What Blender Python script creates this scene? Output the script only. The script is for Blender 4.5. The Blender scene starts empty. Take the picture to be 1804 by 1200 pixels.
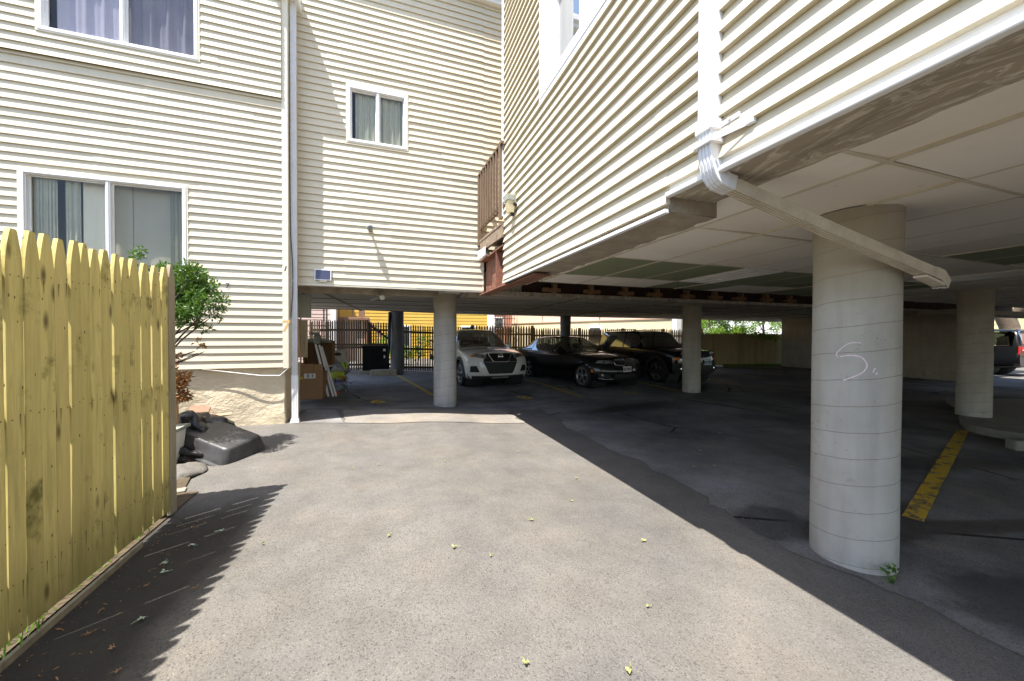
import bpy, bmesh, math, random
from mathutils import Vector, Matrix
import numpy as np
random.seed(7)
S = bpy.context.scene
COL = S.collection
V = Vector

# ------------------------------------------------------------------ camera, sky, sun, exposure
f_px = 659.4
yaw, pit, rol = math.radians(18.924), math.radians(-.7326), math.radians(.1523)
F_ = V((math.sin(yaw)*math.cos(pit), math.cos(yaw)*math.cos(pit), math.sin(pit)))
R0 = V((math.cos(yaw), -math.sin(yaw), 0)); U0 = R0.cross(F_)
R_ = R0*math.cos(rol)+U0*math.sin(rol); U_ = -R0*math.sin(rol)+U0*math.cos(rol)
cam = bpy.data.cameras.new("camera"); camo = bpy.data.objects.new("camera", cam); COL.objects.link(camo)
camo.matrix_world = Matrix(((R_.x, U_.x, -F_.x, 0), (R_.y, U_.y, -F_.y, 0), (R_.z, U_.z, -F_.z, 1.35), (0, 0, 0, 1)))
cam.sensor_width = 36; cam.lens = 36*f_px/1804; cam.clip_start = .05; cam.clip_end = 600
S.camera = camo
SUN_TO = V((-.35, -.22, 1)).normalized()
w = bpy.data.worlds.new("World"); S.world = w; w.use_nodes = True
wn = w.node_tree; bg = wn.nodes["Background"]
sky = wn.nodes.new("ShaderNodeTexSky"); sky.sky_type = 'NISHITA'; sky.sun_disc = False
sky.sun_elevation = math.asin(SUN_TO.z); sky.sun_rotation = math.atan2(SUN_TO.x, SUN_TO.y)
sky.air_density = 1.0; sky.dust_density = 1.2; sky.ozone_density = .8
wn.links.new(sky.outputs[0], bg.inputs[0]); bg.inputs[1].default_value = .15
sl = bpy.data.lights.new("sun", 'SUN'); sl.energy = 4.9; sl.angle = math.radians(.53); sl.color = (1, .95, .87)
so = bpy.data.objects.new("sun", sl); COL.objects.link(so); so.rotation_euler = SUN_TO.to_track_quat('Z', 'Y').to_euler()
S.view_settings.view_transform = 'Standard'; S.view_settings.look = 'None'
S.view_settings.exposure = 1.38; S.view_settings.gamma = 1
S.cycles.use_denoising = True
S.cycles.max_bounces = 10; S.cycles.diffuse_bounces = 5; S.cycles.glossy_bounces = 4; S.cycles.transparent_max_bounces = 12
S.cycles.caustics_reflective = False; S.cycles.caustics_refractive = False

# ------------------------------------------------------------------ material helpers
class NT:
    def __init__(s, name):
        s.m = bpy.data.materials.new(name); s.m.use_nodes = True; s.t = s.m.node_tree
        s.b = s.t.nodes["Principled BSDF"]; s.out = s.t.nodes["Material Output"]
    def n(s, typ, **kw):
        nd = s.t.nodes.new(typ)
        for k, v in kw.items(): setattr(nd, k, v)
        return nd
    def put(s, sock, v):
        if hasattr(v, 'is_output') or isinstance(v, bpy.types.NodeSocket): s.t.links.new(v, sock)
        elif v is not None: sock.default_value = v
    def math(s, op, a, b=None, c=None, clamp=False):
        nd = s.n("ShaderNodeMath", operation=op); nd.use_clamp = clamp
        s.put(nd.inputs[0], a); s.put(nd.inputs[1], b)
        if c is not None: s.put(nd.inputs[2], c)
        return nd.outputs[0]
    def vscale(s, v, sc):
        nd = s.n("ShaderNodeMapping"); s.put(nd.inputs[0], v); nd.inputs[3].default_value = sc; return nd.outputs[0]
    def noise(s, v, scale, detail=4, rough=.55, dist=0):
        nd = s.n("ShaderNodeTexNoise"); s.put(nd.inputs['Vector'], v); nd.inputs['Scale'].default_value = scale
        nd.inputs['Detail'].default_value = detail; nd.inputs['Roughness'].default_value = rough; nd.inputs['Distortion'].default_value = dist
        return nd.outputs[0]
    def voro(s, v, scale, feature='F1'):
        nd = s.n("ShaderNodeTexVoronoi", feature=feature); s.put(nd.inputs['Vector'], v); nd.inputs['Scale'].default_value = scale
        return nd
    def mapr(s, v, a, b, c=0, d=1, smooth=False):
        nd = s.n("ShaderNodeMapRange"); nd.clamp = True
        if smooth: nd.interpolation_type = 'SMOOTHSTEP'
        s.put(nd.inputs[0], v)
        for i, q in enumerate((a, b, c, d)): nd.inputs[i+1].default_value = q
        return nd.outputs[0]
    def mix(s, fac, a, b, blend='MIX'):
        nd = s.n("ShaderNodeMix", data_type='RGBA', blend_type=blend)
        s.put(nd.inputs[0], fac)
        for i, q in ((6, a), (7, b)):
            if isinstance(q, (tuple, list)): q = tuple(q)+(1,)*(4-len(q))
            s.put(nd.inputs[i], q)
        return nd.outputs[2]
    def pos(s): return s.n("ShaderNodeNewGeometry").outputs['Position']
    def obj(s): return s.n("ShaderNodeTexCoord").outputs['Object']
    def sep(s, v):
        nd = s.n("ShaderNodeSeparateXYZ"); s.put(nd.inputs[0], v); return nd.outputs
    def bump(s, h, strength=.3, dist=.01):
        nd = s.n("ShaderNodeBump"); nd.inputs['Strength'].default_value = strength; nd.inputs['Distance'].default_value = dist
        s.put(nd.inputs['Height'], h); s.t.links.new(nd.outputs[0], s.b.inputs['Normal'])
    def col(s, c):
        if isinstance(c, (tuple, list)): c = tuple(c)+(1,)*(4-len(c))
        s.put(s.b.inputs['Base Color'], c)
    def rough(s, r): s.put(s.b.inputs['Roughness'], r)
    def spec(s, r): s.b.inputs['Specular IOR Level'].default_value = r

def simple(name, c, c2=None, rough=.7, scale=8, bump=0, bscale=60, metal=0, spec=.35, coat=0, stretch=None, fine=0):
    t = NT(name); p = t.pos()
    q = t.vscale(p, stretch) if stretch else p
    if c2 is None: c2 = tuple(x*.82 for x in c)
    k = t.mapr(t.noise(q, scale, 6, .62), .3, .7)
    cc = t.mix(k, c, c2)
    if fine:
        cc = t.mix(t.mapr(t.noise(p, 220, 2), .35, .65, 0, fine), cc, tuple(x*.6 for x in c))
    t.col(cc); t.rough(rough); t.b.inputs['Metallic'].default_value = metal; t.spec(spec)
    if coat: t.b.inputs['Coat Weight'].default_value = coat; t.b.inputs['Coat Roughness'].default_value = .04
    if bump: t.bump(t.noise(q, bscale, 4), bump, .01)
    return t.m

def asphalt(name, base, warm, stains=0.35, cracks=.0):
    t = NT(name); p = t.pos()
    vo = t.voro(p, 150); vo2 = t.voro(p, 190)
    ag = t.sep(vo.outputs['Color'])[0]
    k = t.mapr(ag, .0, 1., .86, 1.14)
    big = t.mapr(t.noise(p, .55, 5, .6), .32, .68, 1-stains, 1+stains)
    mid = t.mapr(t.noise(p, 3.1, 6, .65), .3, .7, .84, 1.16)
    c = t.mix(t.mapr(t.noise(p, 1.3, 3), .35, .65), base, warm)
    v = t.math('MULTIPLY', t.math('MULTIPLY', k, big), mid)
    c = t.mix(1, c, v, 'MULTIPLY')
    # scattered pale and rust stone chips
    chip = t.math('GREATER_THAN', t.sep(vo2.outputs['Color'])[1], .975)
    near = t.math('LESS_THAN', vo2.outputs['Distance'], .45)
    c = t.mix(t.math('MULTIPLY', t.math('MULTIPLY', chip, near), .55), c, (.30, .26, .20))
    pit = t.math('LESS_THAN', t.sep(vo.outputs['Color'])[2], .10)
    c = t.mix(t.math('MULTIPLY', pit, .38), c, (.016, .015, .014))
    if cracks:
        cr = t.voro(t.mix(.12, p, t.n("ShaderNodeTexNoise").outputs[1]), .42, 'DISTANCE_TO_EDGE').outputs['Distance']
        ck = t.math('MULTIPLY', t.math('LESS_THAN', cr, .006), t.mapr(t.noise(p, .8, 2), .5, .6))
        c = t.mix(t.math('MULTIPLY', ck, cracks), c, (.012, .012, .012))
    t.col(c); t.rough(t.mapr(t.noise(p, 2, 3), .3, .7, .72, .95)); t.spec(.3)
    hgt = t.math('ADD', t.math('MULTIPLY', vo.outputs['Distance'], -1.0), t.math('MULTIPLY', t.noise(p, 60, 3), .5))
    t.bump(hgt, .32, .005)
    return t

M = {}
t = asphalt('driveway_asphalt', (.118, .113, .106), (.136, .124, .109), .11)
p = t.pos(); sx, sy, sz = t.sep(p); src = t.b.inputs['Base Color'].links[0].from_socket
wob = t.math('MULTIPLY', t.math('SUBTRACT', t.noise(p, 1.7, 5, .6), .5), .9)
fence_shade = t.mapr(t.math('ADD', sx, t.math('MULTIPLY', wob, .5)), -1.02, -.84, 1, 0); fence_shade = t.math('MULTIPLY', fence_shade, t.mapr(t.math('ADD', sy, wob), 3.3, 3.8, 1, 0))
t.col(t.mix(t.math('MULTIPLY', fence_shade, .85), src, (.030, .027, .023)))  # fence shadow deepened by a darker colour painted into the asphalt
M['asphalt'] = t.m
# garage asphalt with wet and oily stains
t = asphalt('garage_asphalt', (.166, .164, .164), (.20, .187, .172), .50, .9)
p = t.pos(); sx, sy, sz = t.sep(p)
src = t.b.inputs['Base Color'].links[0].from_socket
def blob(cx, cy, rx, ry, ang=0, soft=.35):
    ca, sa = math.cos(ang), math.sin(ang)
    dx = t.math('SUBTRACT', sx, cx); dy = t.math('SUBTRACT', sy, cy)
    a = t.math('DIVIDE', t.math('ADD', t.math('MULTIPLY', dx, ca), t.math('MULTIPLY', dy, sa)), rx)
    b = t.math('DIVIDE', t.math('SUBTRACT', t.math('MULTIPLY', dy, ca), t.math('MULTIPLY', dx, sa)), ry)
    d = t.math('SQRT', t.math('ADD', t.math('MULTIPLY', a, a), t.math('MULTIPLY', b, b)))
    d = t.math('ADD', d, t.math('MULTIPLY', t.math('SUBTRACT', wob, .5), 1.6))
    return t.mapr(d, 1-soft, 1, 1, 0)
wob = t.noise(p, 3.2, 5, .65)
st = None
for a in ((2.95, 2.15, .42, .36, .2), (4.55, 1.55, 1.9, .13, -.28), (4.0, 1.85, .5, .2, .4), (3.4, 1.05, .5, .35, 0), (6.3, 2.5, .9, .3, -.3), (3.0, 8.2, 1.3, .2, 0),
          (8.6, 8.4, 1.6, .5, .1), (13, 9.5, 2.5, .6, .1), (5.0, 6.6, 1.6, .35, .2), (-.85, 8.2, .5, .9, 0)):
    q = blob(*a); st = q if st is None else t.math('MAXIMUM', st, q)
t.col(t.mix(t.math('MULTIPLY', st, .56), src, (.016, .015, .015)))
t.rough(t.mapr(st, 0, 1, .88, .55))
M['garage'] = t.m
M['patch'] = asphalt('pale_patch', (.205, .190, .172), (.235, .205, .168), .3, .5).m
M['kerb'] = simple('kerb_concrete', (.32, .295, .25), (.21, .19, .155), .9, 6, .4, 40, fine=.5)
# siding
t = NT('cream_siding'); p = t.pos()
a = t.mapr(t.noise(t.vscale(p, (1, 1, .25)), 2.2, 5, .6), .35, .75)
c = t.mix(a, (.625, .562, .432), (.585, .518, .385))
c = t.mix(t.mapr(t.noise(p, 14, 6, .7), .60, .82, 0, .35), c, (.45, .38, .24))
st_ = t.mapr(t.noise(t.vscale(p, (3.2, 3.2, .5)), 3.0, 5, .7), .55, .8, 0, .22); c = t.mix(st_, c, (.50, .45, .36))
t.col(c); t.rough(.55); t.spec(.3); t.bump(t.noise(t.vscale(p, (6, 6, 90)), 4, 3), .06, .003)
M['siding'] = t.m
M['trim'] = simple('cream_trim', (.76, .71, .59), (.70, .65, .52), .5, 3)
M['white'] = simple('white_vinyl', (.83, .83, .83), (.78, .78, .77), .38, 3)
M['dwhite'] = simple('white_downspout_paint', (.70, .70, .725), (.62, .615, .61), .4, 5)
M['dirtywhite'] = simple('dirty_white_paint', (.62, .57, .48), (.45, .39, .30), .6, 9, .1, 40)
# stucco
t = NT('beige_stucco'); p = t.pos()
h1 = t.noise(t.vscale(p, (1, 1, 1.2)), 5.0, 9, .66, .25); h2 = t.noise(p, 34, 4, .6, .6)
c = t.mix(t.mapr(h1, .3, .7), (.68, .585, .43), (.60, .51, .37)); c = t.mix(t.mapr(t.noise(p, 2.2, 4), .5, .75, 0, .6), c, (.42, .37, .22))
t.col(c); t.rough(.92); t.spec(.2); t.bump(t.math('ADD', t.math('MULTIPLY', h1, 1.0), t.math('MULTIPLY', h2, .16)), .75, .05)
M['stucco'] = t.m
# spiral cast column concrete
def column_mat(name, pitch, c1, c2):
    t = NT(name); p = t.obj(); x, y, z = t.sep(p)
    th = t.math('ARCTAN2', y, x)
    hz = t.math('ADD', t.math('DIVIDE', z, pitch), t.math('DIVIDE', th, -2*math.pi))
    hz = t.math('ADD', hz, t.math('MULTIPLY', t.noise(p, 1.9, 4), .26))
    fr = t.math('FRACT', t.math('ADD', hz, 20))
    ln = t.math('LESS_THAN', fr, .028); sh = t.mapr(fr, 0, .3, .35, 0)
    c = t.mix(t.mapr(t.noise(p, 3.2, 6, .65), .3, .72), c1, c2)
    c = t.mix(t.mapr(t.noise(t.vscale(p, (1, 1, .12)), 9, 4), .50, .72, 0, .6), c, tuple(q*.70 for q in c1))
    c = t.mix(t.mapr(t.noise(p, 9, 6, .75), .60, .74, 0, .5), c, (.23, .20, .17))
    c = t.mix(t.math('MULTIPLY', t.math('LESS_THAN', t.voro(p, 24).outputs['Distance'], t.mapr(t.noise(p, 2.3, 3), .4, .7, .02, .13)), .6), c, (.11, .10, .09))
    c = t.mix(t.math('MULTIPLY', ln, .55), c, (.15, .13, .09))
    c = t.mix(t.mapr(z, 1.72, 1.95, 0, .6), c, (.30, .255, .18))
    c = t.mix(t.math('MULTIPLY', t.mapr(z, .0, .22, .5, 0), t.mapr(t.noise(p, 7, 4), .4, .7)), c, (.16, .15, .13))
    sc = t.math('MULTIPLY', t.mapr(t.math('ABSOLUTE', t.math('SUBTRACT', th, 2.45)), .18, .42, 1, 0), t.mapr(t.math('ABSOLUTE', t.math('SUBTRACT', z, .72)), .2, .4, 1, 0))
    c = t.mix(t.math('MULTIPLY', sc, t.mapr(t.noise(t.vscale(p, (1, 1, 2.2)), 16, 6, .75), .56, .62, 0, .6)), c, (.36, .17, .12))
    t.col(c); t.rough(.9); t.spec(.25)
    t.bump(t.math('SUBTRACT', t.math('MULTIPLY', t.noise(p, 45, 4), .25), t.math('MULTIPLY', ln, .6)), .6, .008)
    return t.m
M['column'] = column_mat('column_concrete', .171, (.47, .45, .41), (.38, .36, .32))
M['column2'] = column_mat('aged_column_concrete', .171, (.48, .445, .385), (.38, .345, .285))
M['darkcol'] = simple('dark_grey_column_paint', (.16, .16, .17), (.11, .11, .11), .8, 4)
# board-marked beam concrete
t = NT('board_marked_concrete'); p = t.pos()
wv = t.noise(t.vscale(p, (3.4, .8, 2.2)), 2.2, 5, .6, 2.0)
band = t.math('ABSOLUTE', t.math('SINE', t.math('MULTIPLY', wv, 13)))
c = t.mix(t.mapr(band, 0, .5, .9, 0), (.36, .31, .235), (.66, .60, .50)); c = t.mix(t.mapr(t.noise(t.vscale(p, (3, .7, 1)), 2.5, 5), .48, .72, 0, .8), c, (.19, .16, .115))
t.col(c); t.rough(.9); t.bump(t.math('ADD', wv, t.math('MULTIPLY', t.noise(p, 50, 3), .3)), .4, .01)
M['beam'] = t.m
M['rawconc'] = simple('rough_concrete', (.42, .37, .29), (.24, .205, .155), .95, 7, .8, 30, fine=.4)
t = NT('ceiling_panel'); p = t.pos(); oi = t.n("ShaderNodeNewGeometry").outputs['Random Per Island']
c = t.mix(oi, (.85, .81, .73), (.78, .73, .64)); c = t.mix(t.mapr(t.noise(p, 1.1, 5, .6), .5, .75, 0, .55), c, (.62, .56, .46)); c = t.mix(t.mapr(t.noise(p, 2.6, 6, .7), .66, .74, 0, .7), c, (.48, .39, .27))
c = t.mix(t.math('MULTIPLY', t.math('LESS_THAN', t.voro(p, 9).outputs['Distance'], .03), .6), c, (.25, .2, .15)); t.col(c); t.rough(.85); t.spec(.2)
M['ceil'] = t.m
M['ceilg'] = simple('green_ceiling_panel', (.25, .28, .18), (.22, .245, .15), .9, 2)
M['tbar'] = simple('ceiling_strip', (.66, .61, .50), (.52, .46, .35), .7, 5)
M['underslab'] = simple('rear_ceiling', (.70, .67, .60), (.58, .54, .46), .85, .8, stretch=(.3, 3, 1))
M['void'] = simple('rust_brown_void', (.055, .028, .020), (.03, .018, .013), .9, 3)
M['rust'] = simple('rusty_steel', (.30, .125, .075), (.12, .06, .045), .75, 7, .5, 40, spec=.4)
M['woodblock'] = simple('pine_block', (.34, .20, .095), (.22, .12, .06), .8, 9)
M['deckwood'] = simple('weathered_deck_wood', (.20, .135, .085), (.12, .08, .05), .85, 6, .3, 30, stretch=(6, 6, .7))
M['deckpale'] = simple('peeling_deck_paint', (.33, .26, .19), (.14, .09, .06), .9, 16, .5, 40)
# fence wood
def wood(name, c1, c2, knots=1, moss=0):
    t = NT(name); p = t.pos(); oi = t.n("ShaderNodeNewGeometry").outputs['Random Per Island']
    q = t.n("ShaderNodeVectorMath", operation='ADD'); t.put(q.inputs[0], p)
    cv = t.n("ShaderNodeCombineXYZ"); t.put(cv.inputs[2], t.math('MULTIPLY', oi, 37)); t.put(cv.inputs[0], t.math('MULTIPLY', oi, 9)); t.put(q.inputs[1], cv.outputs[0]); q = q.outputs[0]
    g = t.noise(t.vscale(q, (14, 14, .7)), 5, 6, .6, .9)
    c = t.mix(t.mapr(g, .3, .7), c1, c2)
    c = t.mix(t.math('MULTIPLY', t.math('SUBTRACT', oi, .3), .8, clamp=True), c, tuple(x*.70 for x in c2)); c = t.mix(t.mapr(t.math('FRACT', t.math('MULTIPLY', oi, 7.3)), .5, 1, 0, .35), c, (c1[0]*1.0, c1[1]*.92, c1[2]*1.0))
    if knots:
        vo = t.voro(t.vscale(q, (7, 7, 2.6)), 1.5)
        k = t.math('MULTIPLY', t.mapr(vo.outputs['Distance'], .06, .22, 1, 0), t.math('GREATER_THAN', t.sep(vo.outputs['Color'])[0], .62))
        c = t.mix(t.math('MULTIPLY', k, .85), c, (.075, .048, .018))
        stn = t.math('MULTIPLY', t.mapr(t.noise(t.vscale(q, (9, 9, .9)), 2.0, 4, .6), .50, .68), .5); c = t.mix(stn, c, tuple(x*.5 for x in c2))
        v3 = t.voro(t.vscale(q, (8, 8, 4)), 2.6)
        c = t.mix(t.math('MULTIPLY', t.math('LESS_THAN', v3.outputs['Distance'], .09), .8), c, (.05, .035, .015))
    if moss:
        c = t.mix(t.math('MULTIPLY', t.mapr(t.noise(q, 5, 5, .65), .58, .75), moss), c, (.12, .115, .03))
        c = t.mix(t.mapr(t.sep(p)[2], 0, .5, moss*.6, 0), c, (.16, .14, .045))
    t.col(c); t.rough(.8); t.spec(.25); t.bump(g, .25, .006)
    return t.m
M['fence'] = wood('treated_pine', (.71, .615, .25), (.565, .475, .17), 1, .9)
M['fencegrey'] = wood('weathered_board', (.42, .37, .27), (.33, .285, .195), 1, 0)
M['fencepink'] = wood('new_pine_board', (.60, .40, .25), (.50, .32, .18), 1, 0)
M['fdark'] = wood('dark_stained_picket', (.085, .060, .035), (.055, .040, .026), 0)
M['fbrown'] = wood('brown_picket', (.56, .37, .165), (.44, .275, .115), 0)
M['fstock'] = wood('stockade_board', (.42, .35, .19), (.32, .26, .14), 1)
M['black'] = simple('black_plastic', (.010, .010, .011), (.014, .014, .015), .38, 5, spec=.5)
M['tub'] = simple('scuffed_black_plastic', (.016, .0165, .018), (.075, .075, .078), .40, 5, .15, 60, spec=.55)
M['acblack'] = simple('dull_black_steel', (.008, .008, .009), (.012, .012, .012), .75, 5, spec=.15)
M['bag'] = simple('black_bin_bag', (.012, .012, .013), (.016, .016, .018), .22, 5, .9, 18, spec=.6)
M['rubber'] = simple('tyre_rubber', (.018, .018, .019), (.028, .027, .026), .8, 9)
M['alloy'] = simple('alloy', (.52, .52, .53), (.38, .38, .38), .35, 6, metal=.85)
M['chrome'] = simple('chrome', (.75, .75, .76), (.65, .65, .66), .12, 4, metal=1)
M['paintw'] = simple('white_car_paint', (.78, .76, .70), (.74, .72, .66), .3, 2, coat=1)
M['paintk'] = simple('black_car_paint', (.006, .0065, .008), (.008, .009, .010), .3, 2, coat=.8, spec=.1)
M['paintn'] = simple('dark_blue_car_paint', (.016, .017, .022), (.02, .021, .027), .3, 2, coat=1)
M['paintr'] = simple('grey_car_paint', (.06, .06, .065), (.05, .05, .05), .3, 2, coat=1)
M['clad'] = simple('car_cladding', (.025, .025, .026), (.035, .035, .035), .65, 8)
M['interior'] = simple('car_interior', (.02, .019, .018), (.03, .028, .026), .9, 5)
M['amber'] = simple('amber_lens', (.85, .26, .02), (.7, .2, .015), .25, 5, spec=.6)
M['redlens'] = simple('red_lens', (.62, .02, .02), (.45, .012, .015), .2, 5, spec=.6)
M['lens'] = simple('headlamp_lens', (.34, .35, .37), (.12, .12, .13), .08, 22, spec=.8, coat=1)
M['plate'] = simple('plate_white', (.72, .70, .65), (.66, .63, .58), .5, 3)
M['platebl'] = simple('plate_blue', (.46, .62, .72), (.40, .55, .66), .5, 3)
M['ink'] = simple('dark_ink', (.02, .02, .045), (.02, .02, .04), .6, 3)
M['orangeink'] = simple('orange_ink', (.80, .45, .16), (.75, .42, .15), .6, 3)
M['chalk'] = simple('pink_chalk', (.78, .66, .70), (.70, .58, .60), .95, 60)
M['cardboard'] = simple('cardboard', (.36, .215, .115), (.31, .18, .095), .85, 4)
M['label'] = simple('paper_label', (.78, .78, .76), (.72, .72, .70), .7, 9)
M['yellow'] = simple('yellow_sticker', (.80, .62, .03), (.7, .5, .02), .6, 9)
M['greybox'] = simple('grey_green_enamel', (.30, .32, .28), (.26, .275, .24), .5, 3)
M['solar'] = simple('solar_cell', (.030, .035, .085), (.05, .04, .075), .12, 8, spec=.7)
M['wicker'] = simple('brown_wicker', (.24, .13, .06), (.15, .08, .035), .85, 30)
M['straw'] = simple('straw', (.50, .32, .12), (.40, .24, .09), .9, 40, .4, 90)
M['lime'] = simple('lime_green_plastic', (.38, .62, .05), (.30, .48, .04), .5, 12)
M['yellowbag'] = simple('yellow_green_bag', (.55, .55, .06), (.28, .40, .06), .55, 14, .6, 25)
M['greybag'] = simple('printed_grey_bag', (.30, .28, .26), (.20, .20, .22), .6, 12, .4, 25)
M['clothbag'] = simple('white_cloth', (.55, .51, .46), (.45, .41, .36), .9, 6)
M['purple'] = simple('purple_plastic', (.10, .06, .24), (.08, .05, .2), .45, 6)
M['orange'] = simple('orange_cloth', (.62, .14, .03), (.5, .1, .02), .8, 10)
M['leaf'] = None
def leafmat(name, c1, c2, trans=.35):
    t = NT(name); oi = t.n("ShaderNodeNewGeometry").outputs['Random Per Island']
    c = t.mix(oi, c1, c2); t.col(c); t.rough(.42); t.spec(.45)
    tr = t.n("ShaderNodeBsdfTranslucent"); t.put(tr.inputs[0], t.mix(.5, c, (.25, .40, .03)))
    mx = t.n("ShaderNodeMixShader"); mx.inputs[0].default_value = trans
    t.t.links.new(t.b.outputs[0], mx.inputs[1]); t.t.links.new(tr.outputs[0], mx.inputs[2]); t.t.links.new(mx.outputs[0], t.out.inputs[0])
    return t.m
M['leaf'] = leafmat('holly_leaf', (.030, .085, .012), (.085, .18, .02), .22)
M['leafb'] = leafmat('bright_leaf', (.13, .26, .02), (.24, .38, .04), .5)
M['deadleaf'] = leafmat('dry_brown_leaf', (.28, .12, .04), (.42, .22, .10), .15)
M['fallen'] = leafmat('fallen_green_leaf', (.20, .26, .06), (.34, .36, .14), .1)
M['paleleaf'] = leafmat('pale_leaf', (.40, .48, .34), (.46, .54, .42), .1)
M['grass'] = leafmat('grass_blade', (.10, .22, .02), (.20, .34, .05), .4)
M['soil'] = simple('soil', (.10, .075, .045), (.06, .045, .03), .95, 12, .5, 40)
M['bark'] = simple('bark', (.16, .12, .085), (.09, .065, .045), .9, 14, .6, 30)
M['yhouse'] = simple('yellow_siding', (.72, .46, .085), (.66, .41, .075), .6, 2)
M['paleyellow'] = simple('pale_yellow_siding', (.70, .66, .36), (.66, .6, .32), .6, 2)
M['pinkwall'] = simple('pink_siding', (.66, .49, .42), (.60, .44, .38), .7, 3)
M['brick'] = simple('red_brick', (.50, .26, .19), (.42, .21, .15), .85, 14)
M['peach'] = simple('peach_wall', (.72, .53, .40), (.68, .50, .37), .8, 2)
M['cream'] = simple('cream_wall', (.70, .60, .38), (.64, .55, .34), .8, 2)
M['porch'] = simple('brown_porch_wood', (.30, .17, .11), (.22, .12, .08), .8, 6)
M['porchpale'] = simple('tan_boards', (.52, .37, .27), (.46, .32, .23), .8, 6)
M['iron'] = simple('black_iron', (.03, .03, .033), (.04, .035, .03), .6, 8)
M['ironnail'] = simple('rusty_nail', (.10, .07, .035), (.05, .035, .02), .8, 60)
M['gritmat'] = simple('grey_grit', (.17, .16, .145), (.09, .085, .08), .9, 90)
M['darkglass'] = simple('dark_window_glass', (.03, .035, .04), (.05, .055, .06), .06, 2, spec=.8)
M['roofing'] = simple('grey_roofing', (.12, .12, .13), (.09, .09, .095), .9, 5)
M['curtainv'] = simple('lavender_curtain', (.60, .58, .68), (.50, .48, .60), .95, 3)
M['curtainw'] = simple('pale_curtain', (.86, .83, .68), (.80, .76, .60), .95, 3)
M['curtaing'] = simple('grey_green_curtain', (.56, .57, .46), (.46, .47, .38), .95, 4)
M['room'] = simple('dim_room', (.52, .49, .42), (.42, .40, .34), .95, 1)
M['wire'] = simple('black_cable', (.02, .02, .022), (.03, .03, .03), .5, 3)
M['lampglass'] = simple('yellowed_lamp_glass', (.66, .58, .38), (.58, .5, .30), .35, 6, spec=.6)
M['paintyel'] = None
t = NT('worn_yellow_paint'); p = t.pos()
t.col(t.mix(t.mapr(t.noise(p, 16, 6, .7), .52, .70, .05, .9), (.56, .38, .04), (.12, .105, .07))); t.rough(.85)
M['paintyel'] = t.m
t = NT('fresh_yellow_paint'); p = t.pos()
t.col(t.mix(t.mapr(t.noise(p, 9, 7, .78), .50, .58, 0, 1), (.66, .42, .03), (.12, .105, .08))); t.rough(.85)
M['paintyel2'] = t.m
# clear glass pane: see-through plus fresnel mirror
def glassmat(name, tint, boost=1.0):
    t = NT(name); t.t.nodes.remove(t.b)
    tr = t.n("ShaderNodeBsdfTransparent"); tr.inputs[0].default_value = tuple(tint)+(1,)
    gl = t.n("ShaderNodeBsdfGlossy"); gl.inputs['Roughness'].default_value = .0; gl.inputs[0].default_value = (1, 1, 1, 1)
    fr = t.n("ShaderNodeFresnel"); fr.inputs[0].default_value = 1.52
    k = t.math('MULTIPLY', fr.outputs[0], boost, clamp=True)
    mx = t.n("ShaderNodeMixShader"); t.put(mx.inputs[0], k)
    t.t.links.new(tr.outputs[0], mx.inputs[1]); t.t.links.new(gl.outputs[0], mx.inputs[2]); t.t.links.new(mx.outputs[0], t.out.inputs[0])
    return t.m
M['glass'] = glassmat('window_glass', (.99, .99, .985), .7)
M['glassr'] = glassmat('mirroring_window_glass', (.9, .92, .92), 3.2)
M['screen'] = glassmat('screened_window_glass', (.72, .72, .71), .6)
M['carglass'] = glassmat('car_glass', (.60, .64, .62), .5)
M['carglassd'] = glassmat('tinted_car_glass', (.22, .24, .235), .6)
M['clearbox'] = glassmat('clear_plastic', (.72, .74, .78), 1.6)

# ------------------------------------------------------------------ mesh helpers
def gz(x, y):
    def ss(a, b, q):
        k = min(1, max(0, (q-a)/(b-a))); return k*k*(3-2*k)
    return -.15*ss(.3, 2.4, x)*(1-.4*ss(8.3, 10.5, y)) + .11*ss(3.8, 6, y)*(1-ss(-1.4, .4, x))*(1-ss(6.3, 9, y))

def link(o, parent=None):
    COL.objects.link(o)
    if parent: o.parent = parent
    return o
def tag(o, label=None, cat=None, group=None, kind=None):
    for k, v in (('label', label), ('category', cat), ('group', group), ('kind', kind)):
        if v: o[k] = v
    return o
def empty(name, loc=(0, 0, 0), rz=0, label=None, cat=None, group=None):
    o = bpy.data.objects.new(name, None); o.location = loc; o.rotation_euler = (0, 0, rz); o.empty_display_size = .2
    link(o); return tag(o, label, cat, group)
def finish(name, bm, mats, parent=None, smooth=False, loc=(0, 0, 0), angle=None):
    me = bpy.data.meshes.new(name)
    if not isinstance(mats, (list, tuple)): mats = [mats]
    if smooth:
        for fc in bm.faces: fc.smooth = True
    bmesh.ops.recalc_face_normals(bm, faces=bm.faces) if smooth == 'r' else None
    bm.to_mesh(me); bm.free()
    for m in mats: me.materials.append(m)
    o = bpy.data.objects.new(name, me); o.location = loc
    link(o, parent)
    if angle and smooth: me.set_sharp_from_angle(angle=math.radians(angle))
    return o
def quad(bm, *pts, mi=0):
    f = bm.faces.new([bm.verts.new(q) for q in pts]); f.material_index = mi; return f
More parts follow.
